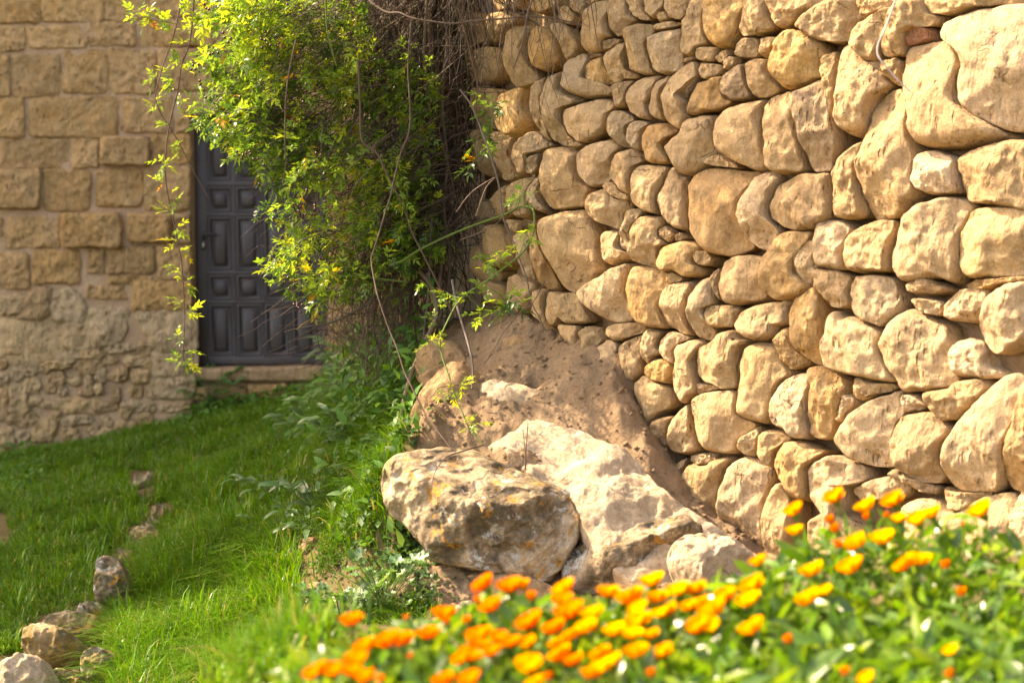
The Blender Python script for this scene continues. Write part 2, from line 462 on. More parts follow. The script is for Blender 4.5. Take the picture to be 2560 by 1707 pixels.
# ------------------------------------------------------------------ stone outlines
# (outline traced on the wall's face, in photo pixels: crop origin, then points in the crop at 3.92x; last item is the stone's look)
WALL = [
 ((1150, 0), [
  ([(40,540),(60,500),(330,450),(440,540),(465,700),(380,800),(220,850),(90,720)], 'n'),
  ([(450,370),(470,260),(640,240),(720,300),(640,420),(680,640),(760,780),(650,830),(510,860),(460,640)], 'n'),
  ([(650,310),(740,250),(860,260),(960,360),(1010,480),(1000,620),(900,680),(790,700),(700,650),(650,480)], 'o'),
  ([(280,130),(480,90),(620,120),(560,240),(460,270),(330,440),(290,330)], 'n'),
  ([(300,120),(330,-60),(640,-60),(620,110),(480,85)], 'n'),
  ([(40,120),(250,140),(290,330),(320,440),(60,500),(30,300)], 'n'),
  ([(690,-30),(950,-30),(960,50),(840,130),(740,140),(680,80)], 'o'),
  ([(960,80),(1040,40),(1180,160),(1120,260),(960,220)], 'n'),
  ([(1060,-20),(1240,20),(1220,160),(1120,110)], 'n'),
  ([(1240,-40),(1430,-40),(1410,10),(1270,60)], 'o'),
  ([(880,230),(1010,220),(1090,280),(1190,420),(1190,500),(1010,600),(1010,470)], 'n'),
  ([(1240,80),(1330,20),(1440,-10),(1480,60),(1440,200),(1470,300),(1500,370),(1440,390),(1400,430),(1410,500),(1270,540),(1210,470),(1190,330),(1200,200)], 'n'),
  ([(1450,-30),(1600,-30),(1680,130),(1760,210),(1640,260),(1600,350),(1530,375),(1460,280),(1440,180)], 'n'),
  ([(1400,420),(1490,375),(1590,385),(1500,480),(1420,500)], 'n'),
  ([(1610,-30),(1780,-30),(1790,100),(1880,200),(1790,210),(1700,150)], 'n'),
  ([(1790,-30),(1990,-30),(1990,80),(1940,170),(1880,190),(1800,100)], 'n'),
  ([(1990,-30),(2230,-30),(2220,150),(2150,210),(2060,180),(2000,80)], 'n'),
  ([(1950,130),(2010,110),(2070,190),(1960,230)], 'o'),
  ([(1890,250),(2080,205),(2170,225),(2060,290),(1900,305)], 'n'),
  ([(1620,280),(1700,240),(1870,225),(1900,300),(1830,350),(1825,480),(1870,680),(1900,730),(1760,730),(1650,700),(1640,600),(1610,420)], 'n'),
  ([(1830,345),(1950,310),(2060,290),(2170,270),(2175,420),(2180,580),(2200,680),(2130,700),(1960,730),(1880,680),(1830,500)], 'g'),
  ([(1290,560),(1380,515),(1410,545),(1330,580),(1285,590)], 'n'),
  ([(1230,640),(1300,570),(1400,550),(1430,650),(1510,820),(1400,840),(1270,835),(1210,740)], 'o'),
  ([(1410,540),(1580,400),(1620,430),(1600,560),(1620,720),(1590,790),(1480,810),(1430,660)], 'n'),
  ([(1600,660),(1650,700),(1750,740),(1740,780),(1620,790),(1590,720)], 'o'),
  ([(1020,620),(1080,560),(1200,500),(1280,570),(1230,640),(1210,760),(1270,830),(1500,840),(1510,920),(1300,960),(1180,950),(1060,910),(1000,850),(1000,720)], 'g'),
  ([(1510,810),(1690,790),(1640,880),(1620,1060),(1550,1065),(1530,960)], 'n'),
  ([(1640,870),(1700,800),(1800,755),(1950,750),(1900,860),(1890,960),(1840,1030),(1900,1190),(1780,1170),(1650,1090),(1620,1010)], 'n'),
  ([(1950,770),(2020,735),(2060,760),(2000,900),(1990,1020),(2020,1190),(1930,1180),(1850,1110),(1840,1030),(1890,960),(1900,860)], 'n'),
  ([(110,840),(230,850),(380,870),(400,950),(380,1050),(390,1230),(330,1270),(200,1230),(130,1000)], 'n'),
  ([(400,960),(480,900),(640,830),(715,820),(690,920),(650,1040),(720,1190),(600,1300),(480,1340),(400,1290),(380,1150)], 'o'),
  ([(720,800),(890,740),(840,830),(810,950),(810,1120),(850,1350),(910,1420),(780,1300),(720,1180),(680,1010)], 'n'),
  ([(870,770),(1000,680),(1000,860),(1060,920),(1190,960),(1180,1010),(1010,1060),(990,1150),(1040,1300),(1030,1430),(970,1440),(860,1360),(820,1180),(805,980)], 'g'),
  ([(1010,1060),(1200,1010),(1380,970),(1500,1000),(1560,1060),(1480,1100),(1450,1250),(1380,1330),(1270,1390),(1170,1405),(1060,1310),(1000,1190),(985,1110)], 'n'),
  ([(1060,1320),(1170,1400),(1240,1420),(1140,1460),(1050,1440)], 'n'),
  ([(1450,1180),(1500,1080),(1600,1080),(1730,1170),(1640,1230),(1620,1350),(1690,1450),(1600,1450),(1500,1370),(1440,1290)], 'g'),
  ([(1640,1230),(1730,1180),(1880,1200),(1810,1260),(1780,1370),(1780,1480),(1720,1480),(1640,1380)], 'g'),
  ([(1820,1260),(1900,1205),(2020,1210),(2130,1290),(2150,1310),(2000,1400),(1990,1440),(2060,1560),(2090,1605),(1840,1615),(1790,1500),(1785,1360)], 'o'),
  ([(560,1370),(700,1280),(780,1310),(850,1400),(900,1420),(800,1480),(760,1500),(640,1530),(640,1690),(550,1715),(490,1560)], 'n'),
  ([(330,1270),(480,1330),(500,1400),(490,1560),(540,1710),(420,1790),(380,1600),(310,1450)], 'n'),
  ([(120,1240),(320,1280),(310,1450),(380,1600),(330,1760),(200,1700),(130,1500)], 'n'),
 ]),
 ((1150, 350), [
  ([(640,170),(790,120),(780,300),(720,345),(640,320)], 'g'),
  ([(800,100),(850,70),(1000,85),(1100,110),(1150,130),(1140,260),(1200,420),(1300,480),(1230,560),(1240,660),(1060,680),(900,690),(840,650),(790,540),(780,330),(790,180)], 'n'),
  ([(1170,100),(1280,30),(1400,0),(1520,0),(1600,70),(1540,130),(1505,220),(1500,330),(1480,440),(1400,455),(1290,475),(1200,400),(1145,290),(1140,170)], 'n'),
  ([(1560,110),(1640,80),(1720,100),(1800,210),(1720,260),(1700,380),(1710,480),(1690,560),(1600,520),(1540,440),(1495,370),(1505,220)], 'n'),
  ([(1720,260),(1760,240),(1900,245),(2060,260),(2020,400),(1950,540),(1930,640),(1950,730),(1860,720),(1780,690),(1710,640),(1710,480),(1705,340)], 'n'),
  ([(2060,260),(2090,240),(2140,290),(2170,350),(2220,370),(2210,500),(2230,640),(2215,800),(2240,900),(2120,880),(2050,830),(1990,740),(1940,680),(1935,580),(2010,430)], 'n'),
  ([(1420,410),(1510,410),(1560,460),(1620,520),(1690,560),(1670,600),(1530,570),(1480,530),(1420,490)], 'n'),
  ([(1240,590),(1300,510),(1400,475),(1480,530),(1530,570),(1660,600),(1640,690),(1590,700),(1580,880),(1500,860),(1420,830),(1330,790),(1240,700)], 'n'),
  ([(680,480),(720,370),(780,340),(780,560),(830,660),(880,700),(830,735),(760,690),(690,610),(665,540)], 'g'),
  ([(770,800),(870,735),(1000,700),(1220,665),(1310,770),(1340,830),(1370,900),(1370,1050),(1400,1160),(1420,1290),(1300,1350),(1240,1400),(1150,1470),(1080,1490),(1000,1460),(950,1380),(910,1250),(850,1130),(790,1010),(765,900)], 'n'),
  ([(1600,700),(1700,665),(1840,720),(1740,770),(1690,870),(1670,960),(1670,1090),(1600,1080),(1560,1030),(1580,880)], 'g'),
  ([(1730,760),(1800,740),(1990,750),(2000,830),(1960,880),(1970,960),(2040,1020),(1950,1070),(1920,1160),(1930,1260),(1800,1230),(1670,1180),(1680,960),(1700,850)], 'n'),
  ([(1960,880),(2010,835),(2100,900),(2120,940),(2060,1020),(1980,950)], 'n'),
  ([(2130,940),(2180,905),(2250,950),(2180,1000),(2120,985)], 'd'),
  ([(1950,1070),(2060,1020),(2200,980),(2300,1010),(2350,1070),(2290,1160),(2300,1230),(2380,1250),(2380,1330),(2220,1360),(2140,1310),(2060,1280),(1980,1300),(1920,1250),(1930,1130)], 'o'),
  ([(2290,1130),(2352,1070),(2450,1100),(2480,1160),(2440,1230),(2330,1225)], 'n'),
  ([(1140,1500),(1240,1400),(1400,1310),(1560,1230),(1670,1190),(1660,1380),(1645,1540),(1680,1650),(1690,1750),(1600,1800),(1450,1780),(1320,1720),(1200,1620)], 'w'),
  ([(1690,1230),(1800,1240),(1940,1280),(2040,1330),(2020,1400),(2050,1440),(1990,1480),(1970,1600),(1990,1700),(2060,1850),(1990,1850),(1870,1840),(1770,1810),(1690,1700),(1650,1560),(1660,1380)], 'o'),
  ([(2030,1330),(2080,1285),(2210,1360),(2180,1400),(2050,1425)], 'n'),
  ([(1370,900),(1480,880),(1580,890),(1560,1030),(1600,1090),(1670,1100),(1660,1180),(1500,1230),(1430,1200),(1380,1080)], 'n'),
  ([(480,450),(560,390),(720,345),(700,420),(670,540),(700,660),(720,740),(620,775),(510,740),(470,600)], 'n'),
  ([(310,560),(420,440),(480,450),(470,600),(510,740),(420,780),(330,780)], 'n'),
  ([(210,850),(330,810),(430,850),(510,960),(520,1200),(400,1260),(280,1240),(200,1100)], 'o'),
  ([(520,940),(600,900),(690,920),(700,1100),(740,1390),(640,1330),(580,1130),(530,1030)], 'g'),
  ([(690,800),(770,790),(770,900),(800,1020),(870,1160),(920,1300),(970,1480),(880,1490),(780,1420),(740,1250),(700,1050)], 'o'),
  ([(460,770),(580,780),(620,860),(560,910),(500,890)], 'n'),
  ([(150,640),(300,560),(330,780),(210,840),(160,760)], 'n'),
  ([(120,1050),(190,1010),(290,1240),(450,1280),(420,1370),(250,1400),(130,1300)], 'n'),
 ]),
 ((1150, 700), [
  ([(470,0),(560,-80),(640,0),(740,30),(710,200),(640,360),(560,330),(490,250),(460,120)], 'n'),
  ([(120,0),(330,0),(440,50),(430,210),(330,240),(250,200),(200,90)], 'n'),
  ([(740,80),(830,110),(820,250),(890,470),(980,600),(870,540),(790,400),(710,320),(720,200)], 'n'),
  ([(830,110),(960,130),(1130,130),(1200,240),(1240,340),(1280,420),(1150,430),(1040,430),(980,360),(960,420),(890,460),(810,270)], 'n'),
  ([(960,430),(1040,435),(1190,440),(1170,690),(1090,690),(1020,600),(970,500)], 'n'),
  ([(1190,490),(1250,445),(1340,470),(1420,570),(1350,660),(1310,760),(1300,860),(1190,770),(1170,720),(1180,600)], 'g'),
  ([(1370,640),(1430,580),(1530,610),(1560,640),(1550,720),(1600,860),(1640,980),(1540,1020),(1430,970),(1340,890),(1300,820),(1310,740)], 'g'),
  ([(1430,440),(1700,410),(1810,460),(1780,520),(1640,570),(1540,605),(1450,570),(1410,500)], 'n'),
  ([(1560,630),(1640,570),(1780,525),(1760,650),(1780,740),(1800,840),(1790,920),(1740,960),(1700,1010),(1620,950),(1590,840),(1550,720)], 'n'),
  ([(1780,530),(1830,460),(1920,480),(2000,500),(1960,570),(1930,650),(1990,720),(1900,760),(1850,840),(1790,780),(1760,650)], 'n'),
  ([(1990,560),(2080,490),(2180,530),(2280,560),(2100,660),(2100,830),(2010,790),(1940,700),(1940,620)], 'n'),
  ([(1830,830),(1920,770),(2000,770),(2090,830),(2080,960),(2060,1030),(1990,1010),(1880,980),(1800,920)], 'o'),
  ([(1710,1000),(1800,920),(1880,980),(2050,1040),(2090,1180),(2060,1260),(1960,1310),(1830,1440),(1790,1280),(1720,1150),(1700,1060)], 'n'),
 ]),
 ((1650, 700), [
  ([(20,110),(130,30),(310,10),(290,150),(270,300),(290,450),(310,550),(250,540),(160,490),(60,440),(5,320)], 'n'),
  ([(290,140),(400,0),(500,-40),(520,50),(545,180),(560,240),(450,250),(450,440),(550,490),(490,580),(440,605),(340,560),(300,450),(270,300)], 'g'),
  ([(450,260),(560,235),(700,250),(800,280),(760,330),(730,470),(620,465),(470,460),(440,360)], 'n'),
  ([(780,310),(900,270),(1040,220),(1110,205),(1180,220),(1300,170),(1270,280),(1270,440),(1160,440),(1120,560),(1000,600),(850,580),(770,540),(735,440)], 'n'),
  ([(1300,170),(1410,100),(1510,60),(1560,140),(1580,260),(1590,450),(1590,620),(1600,760),(1610,860),(1500,830),(1420,770),(1340,680),(1290,500),(1270,300)], 'o'),
  ([(150,640),(320,570),(440,610),(350,690),(345,830),(380,1000),(370,1120),(280,1150),(200,1220),(110,1050),(110,920),(140,830)], 'n'),
  ([(360,680),(500,600),(620,500),(740,490),(760,570),(860,600),(790,660),(770,760),(750,950),(740,1060),(620,1080),(540,1030),(420,1000),(350,940)], 'n'),
  ([(830,640),(960,600),(1090,610),(1160,640),(1200,780),(1280,930),(1180,1000),(1110,1130),(1080,1350),(1050,1420),(960,1400),(800,1350),(750,1250),(760,1100),(760,850),(790,700)], 'n'),
  ([(1150,480),(1240,450),(1290,520),(1340,680),(1430,780),(1420,830),(1280,890),(1200,800),(1160,640),(1130,560)], 'o'),
  ([(1640,360),(1720,280),(1770,390),(1860,350),(2000,420),(2170,500),(2140,640),(2180,780),(2250,900),(2290,990),(2150,990),(2020,960),(1850,930),(1700,900),(1610,850),(1590,640),(1620,480)], 'w'),
  ([(1180,1000),(1300,940),(1410,900),(1470,960),(1450,1100),(1440,1300),(1450,1560),(1300,1550),(1250,1480),(1090,1420),(1075,1290),(1100,1130)], 'w'),
  ([(1420,850),(1560,840),(1700,930),(1890,1030),(1830,1170),(1760,1350),(1700,1480),(1640,1560),(1460,1560),(1450,1300),(1450,1100),(1480,960)], 'o'),
  ([(300,1180),(420,1110),(740,1065),(760,1300),(820,1370),(950,1400),(870,1480),(760,1580),(750,1700),(640,1710),(440,1690),(370,1600),(340,1480)], 'n'),
  ([(110,1380),(200,1240),(290,1180),(340,1450),(370,1620),(400,1680),(280,1720),(100,1700),(80,1550)], 'n'),
  ([(345,1010),(420,1000),(560,1040),(590,1075),(430,1105),(370,1120)], 'n'),
 ]),
 ((1350, 1050), [
  ([(1070,80),(1130,0),(1210,-30),(1330,-40),(1270,60),(1250,200),(1300,300),(1220,280),(1100,180),(1050,110)], 'n'),
  ([(1940,250),(2000,150),(2130,60),(2150,120),(2130,200),(2100,360),(2020,340),(1950,290)], 'w'),
  ([(2150,150),(2230,90),(2400,110),(2480,180),(2380,230),(2300,330),(2290,470),(2210,440),(2130,340)], 'n'),
  ([(1460,350),(1560,320),(1700,350),(1720,380),(1650,430),(1530,450),(1450,400)], 'w'),
  ([(1400,520),(1460,420),(1530,450),(1650,430),(1730,370),(1890,370),(1820,470),(1770,640),(1740,800),(1730,940),(1670,1030),(1580,960),(1440,900),(1380,800),(1370,650)], 'n'),
  ([(1320,500),(1370,390),(1450,370),(1400,500),(1370,660),(1330,640),(1310,560)], 'n'),
  ([(1890,380),(1980,350),(2150,400),(2270,480),(2240,620),(2230,730),(2190,850),(2180,1000),(2180,1240),(2060,1230),(1860,1160),(1780,1050),(1740,940),(1730,860),(1760,690),(1810,480)], 'w'),
  ([(2290,640),(2352,600),(2440,720),(2480,900),(2460,1150),(2420,1280),(2330,1400),(2250,1380),(2190,1250),(2180,900)], 'n'),
 ]),
 ((1650, 0), [
  ([(215,210),(270,150),(280,-30),(430,-30),(430,230),(470,380),(500,440),(440,470),(350,480),(340,540),(250,555),(205,500),(215,350)], 'n'),
  ([(430,-30),(830,-30),(800,90),(770,200),(780,300),(740,380),(700,460),(600,480),(500,430),(450,310),(420,220)], 'o'),
  ([(830,40),(900,-30),(1040,-30),(1080,150),(1130,270),(1060,330),(930,350),(800,360),(770,270),(780,170)], 'n'),
  ([(1050,-40),(1450,-40),(1500,60),(1400,160),(1300,250),(1190,300),(1110,220),(1080,110)], 'n'),
  ([(360,470),(440,450),(540,460),(590,480),(560,560),(530,615),(430,610),(355,580)], 'n'),
  ([(540,560),(620,500),(700,480),(690,560),(620,620),(570,625)], 'n'),
  ([(235,580),(340,545),(350,590),(260,635)], 'n'),
  ([(380,620),(450,610),(610,635),(610,700),(560,750),(420,790),(375,720)], 'n'),
  ([(630,590),(700,545),(760,570),(740,640),(630,700)], 'n'),
  ([(720,430),(800,370),(930,360),(970,400),(970,560),(850,575),(750,570),(710,490)], 'n'),
  ([(980,370),(1060,350),(1180,370),(1100,480),(1060,560),(990,570)], 'n'),
  ([(250,1110),(310,900),(380,800),(610,745),(600,880),(640,980),(710,990),(560,1080),(400,1110),(310,1140)], 'o'),
  ([(210,900),(280,790),(390,770),(360,820),(310,900),(270,980),(220,960)], 'g'),
  ([(620,730),(750,640),(830,610),(820,700),(870,830),(900,960),(740,980),(640,960),(590,890)], 'd'),
  ([(840,590),(900,570),(1040,580),(1050,680),(1110,800),(1190,880),(1050,960),(940,965),(890,870),(850,760)], 'n'),
  ([(1060,600),(1130,420),(1200,310),(1300,270),(1400,290),(1540,400),(1600,540),(1610,750),(1500,750),(1380,830),(1220,880),(1130,800),(1050,690)], 'o'),
  ([(1310,260),(1420,150),(1500,70),(1600,10),(1700,-20),(1780,-30),(1900,-30),(1970,190),(1870,290),(1840,400),(1700,430),(1560,400),(1440,350),(1360,300)], 'n'),
  ([(1900,-40),(2200,-40),(2290,50),(2100,130),(2000,200),(1960,120)], 'o'),
  ([(40,870),(100,760),(230,660),(330,600),(370,620),(380,760),(310,790),(250,830),(200,920),(240,980),(270,1000),(240,1110),(290,1140),(240,1230),(210,1290),(110,1250),(60,1170),(35,1020)], 'n'),
  ([(540,1180),(620,1060),(780,1010),(1040,970),(990,1060),(1000,1200),(1030,1500),(1040,1660),(960,1680),(780,1620),(640,1540),(540,1410),(520,1290)], 'n'),
  ([(1000,1050),(1080,940),(1200,890),(1310,895),(1330,1010),(1350,1200),(1380,1450),(1400,1600),(1390,1680),(1140,1710),(1050,1640),(1030,1480),(1010,1250)], 'n'),
  ([(1320,880),(1400,840),(1510,780),(1610,790),(1640,930),(1690,1150),(1730,1280),(1740,1450),(1680,1580),(1660,1680),(1460,1690),(1430,1560),(1380,1420),(1350,1200)], 'd'),
  ([(1610,540),(1720,490),(1720,700),(1740,880),(1700,1200),(1640,930),(1610,750),(1580,680)], 'n'),
  ([(1740,470),(1830,410),(1870,480),(2000,600),(2160,600),(2170,760),(2230,830),(2090,950),(2040,1060),(2010,1260),(1970,1330),(1850,1330),(1750,1280),(1710,1180),(1740,900),(1720,640)], 'n'),
  ([(1840,400),(1880,290),(1990,210),(2130,120),(2280,50),(2290,220),(2190,400),(2150,600),(2000,600),(1880,490)], 'n'),
  ([(30,1440),(110,1360),(210,1310),(290,1150),(400,1130),(520,1130),(520,1300),(550,1430),(640,1550),(490,1590),(420,1640),(330,1720),(260,1730),(190,1690),(130,1600),(70,1520)], 'n'),
 ]),
 ((1650, 350), [
  ([(560,1270),(600,1190),(700,1140),(860,1125),(1020,1160),(1000,1280),(1020,1420),(1060,1560),(970,1590),(850,1600),(700,1620),(610,1590),(575,1460)], 'n'),
  ([(510,1290),(570,1240),(570,1460),(610,1590),(560,1560),(530,1450)], 'n'),
  ([(1010,1210),(1080,1060),(1180,930),(1240,890),(1500,910),(1420,990),(1330,1060),(1320,1200),(1350,1360),(1500,1440),(1400,1520),(1250,1580),(1130,1580),(1060,1540),(1020,1400)], 'o'),
  ([(770,660),(800,560),(880,400),(950,330),(1050,300),(1160,380),(1110,470),(1040,640),(1060,770),(1190,900),(1110,1020),(1070,1080),(940,1070),(840,1000),(790,880),(755,730)], 'w'),
  ([(1040,680),(1070,590),(1130,440),(1230,390),(1400,320),(1560,320),(1660,320),(1660,450),(1690,600),(1700,760),(1560,850),(1500,880),(1330,890),(1200,860),(1110,790),(1050,760)], 'n'),
  ([(250,440),(330,310),(420,265),(600,275),(780,300),(930,310),(830,440),(770,570),(760,720),(800,900),(870,1050),(760,1100),(640,1140),(500,1110),(390,1060),(290,930),(260,790),(270,600)], 'o'),
  ([(430,200),(520,150),(600,150),(660,200),(740,230),(790,280),(660,270),(540,265),(440,240)], 'n'),
 ]),
 ((1960, 0), [
  ([(1080,90),(1180,-30),(1390,-30),(1410,130),(1520,160),(1480,270),(1330,240),(1160,330),(1130,450),(1180,550),(950,560),(940,420),(1000,250)], 'n'),
  ([(1390,-60),(2420,-60),(2340,0),(2000,50),(1850,70),(1640,150),(1450,150),(1400,80)], 'n'),
  ([(1480,310),(1550,200),(1700,150),(1850,80),(2100,40),(2440,20),(2440,1150),(2280,1300),(2050,1230),(1850,1140),(1740,1040),(1690,910),(1710,720),(1760,640),(1700,480),(1560,400),(1480,380)], 'w'),
  ([(1150,350),(1250,260),(1340,240),(1460,280),(1460,390),(1380,420),(1200,460),(1140,410)], 'r'),
  ([(1180,480),(1350,430),(1500,400),(1620,420),(1700,500),(1760,640),(1700,740),(1690,920),(1740,1050),(1850,1140),(2060,1240),(2200,1310),(2050,1370),(1700,1430),(1420,1440),(1280,1410),(1230,1280),(1190,1000),(1170,750)], 'n'),
  ([(960,600),(1150,560),(1180,850),(1080,840),(990,730)], 'o'),
  ([(830,1010),(950,900),(1080,870),(1180,880),(1200,1100),(1230,1350),(1290,1500),(1260,1750),(1330,1890),(1200,2040),(1060,2140),(940,2150),(860,2190),(810,2130),(790,1980),(730,1680),(760,1480),(800,1250)], 'n'),
  ([(460,1680),(560,1530),(680,1430),(770,1370),(750,1480),(730,1680),(790,1980),(810,2130),(640,2160),(500,2130),(470,1930),(440,1780)], 'n'),
 ]),
 ((1960, 350), [
  ([(1290,160),(1400,100),(1480,110),(1690,180),(1680,300),(1710,510),(1560,530),(1400,530),(1310,480),(1250,390)], 'w'),
  ([(1690,170),(1850,80),(2130,0),(2440,0),(2440,700),(2250,680),(2000,630),(1800,620),(1740,560),(1700,390),(1680,280)], 'n'),
  ([(320,820),(400,770),(560,790),(660,870),(600,950),(600,1100),(610,1280),(480,1270),(330,1240),(280,1150),(310,1000)], 'w'),
  ([(600,1000),(700,880),(830,820),(930,780),(1060,780),(1040,950),(1010,1120),(1030,1290),(900,1290),(700,1310),(610,1250)], 'n'),
  ([(1030,1100),(1080,900),(1150,740),(1300,620),(1480,580),(1640,550),(1740,580),(1830,640),(1780,760),(1700,950),(1690,1060),(1710,1180),(1700,1300),(1640,1420),(1480,1330),(1290,1370),(1110,1380),(1040,1290),(1010,1180)], 'w'),
  ([(1700,950),(1780,780),(1870,660),(2100,650),(2440,700),(2440,1300),(2270,1340),(1950,1360),(1770,1360),(1710,1260),(1690,1060)], 'n'),
  ([(110,1080),(180,1000),(300,970),(280,1150),(330,1240),(310,1420),(210,1430),(130,1360),(105,1210)], 'w'),
  ([(320,1260),(480,1270),(650,1330),(610,1480),(650,1620),(560,1660),(470,1640),(400,1540),(330,1440),(310,1340)], 'n'),
  ([(640,1400),(700,1330),(880,1310),(1030,1340),(1070,1430),(1130,1540),(1100,1700),(960,1840),(780,1780),(710,1740),(660,1600),(610,1480)], 'w'),
  ([(1190,1420),(1290,1370),(1400,1350),(1610,1450),(1600,1490),(1400,1520),(1230,1500)], 'n'),
  ([(1220,1550),(1380,1540),(1540,1590),(1540,1720),(1430,1720),(1290,1660)], 'n'),
  ([(1650,1440),(1780,1380),(2270,1350),(2440,1320),(2440,1390),(2200,1400),(2000,1470),(1700,1450)], 'o'),
 ]),
 ((1960, 700), [
  ([(1580,230),(1640,140),(1720,90),(1960,80),(1990,110),(1950,250),(1900,400),(1750,410),(1560,400)], 'w'),
  ([(1960,200),(2060,100),(2200,20),(2440,0),(2440,560),(2200,700),(2050,740),(1920,600),(1880,480),(1920,330)], 'w'),
  ([(930,620),(980,430),(1090,330),(1200,280),(1300,340),(1450,400),(1560,480),(1590,580),(1650,700),(1650,850),(1700,990),(1600,1060),(1400,1090),(1250,1090),(1130,1110),(1080,980),(970,850),(960,780)], 'w'),
  ([(1600,720),(1680,600),(1800,560),(1920,600),(1960,700),(1980,850),(2100,900),(2080,960),(1900,960),(1680,940),(1620,880)], 'w'),
  ([(690,950),(760,950),(880,1000),(1050,1010),(1090,1060),(900,1130),(820,1170),(730,1190),(690,1080)], 'n'),
  ([(700,1260),(800,1180),(920,1140),(1090,1080),(1130,1150),(1150,1300),(1070,1400),(1060,1600),(1090,1780),(1080,1840),(920,1840),(800,1800),(650,1760),(560,1660),(500,1580),(580,1420)], 'w'),
  ([(1160,1120),(1260,1120),(1330,1170),(1400,1230),(1330,1280),(1200,1300),(1150,1220)], 'w'),
  ([(1060,1450),(1100,1340),(1250,1300),(1450,1290),(1560,1400),(1650,1460),(1590,1560),(1540,1650),(1530,1800),(1560,1900),(1480,2000),(1350,1990),(1260,1950),(1120,1860),(1060,1650)], 'n'),
  ([(550,1380),(600,1160),(650,1100),(700,1150),(730,1190),(650,1290),(580,1400)], 'w'),
  ([(1600,1540),(1730,1340),(1900,1200),(2000,1050),(2150,920),(2250,930),(2330,1000),(2300,1200),(2200,1500),(2100,2000),(2050,2080),(1800,2080),(1640,2060),(1560,1900),(1540,1700)], 'w'),
  ([(2330,1020),(2440,1000),(2440,1950),(2300,2080),(2150,2030),(2120,1900),(2200,1550),(2300,1200)], 'o'),
  ([(1350,1100),(1600,1060),(1700,990),(1900,960),(2000,1050),(1880,1220),(1700,1370),(1550,1390),(1450,1280),(1400,1200)], 'n'),  # patch of bare earth, built as one more stone
 ]),
 ((1960, 1050), [
  ([(-90,380),(-50,260),(30,190),(200,220),(300,290),(420,300),(330,360),(220,460),(215,640),(210,800),(100,780),(30,680),(-60,570)], 'o'),
  ([(215,500),(300,410),(440,340),(520,350),(560,390),(700,420),(790,450),(810,580),(700,640),(550,630),(560,800),(520,900),(500,1000),(430,1000),(330,900),(250,740)], 'w'),
  ([(640,680),(780,620),(900,560),(1050,540),(1100,580),(1200,600),(1230,680),(1150,760),(1000,790),(900,780),(720,800)], 'w'),
  ([(1100,460),(1280,570),(1500,650),(1480,720),(1380,720),(1230,640),(1000,540)], 'n'),
  ([(1500,650),(1620,700),(1900,710),(2050,700),(1900,800),(1750,900),(1600,880),(1560,780)], 'n'),
  ([(1120,820),(1350,760),(1500,800),(1560,900),(1700,900),(1850,800),(2060,720),(2230,720),(2250,1020),(2100,1200),(2000,1400),(1800,1500),(1400,1500),(1100,1200)], 'w'),
  ([(2250,760),(2352,560),(2440,560),(2440,1450),(2300,1300),(2230,1050)], 'w'),
  ([(360,900),(520,900),(640,960),(760,1100),(700,1300),(480,1350),(250,1300),(220,1000)], 'n'),
  ([(2050,1350),(2230,1060),(2300,1300),(2440,1450),(2440,1700),(2000,1650)], 'd'),  # earth in shadow, built as a stone; the dark look carries the shade
 ]),
]

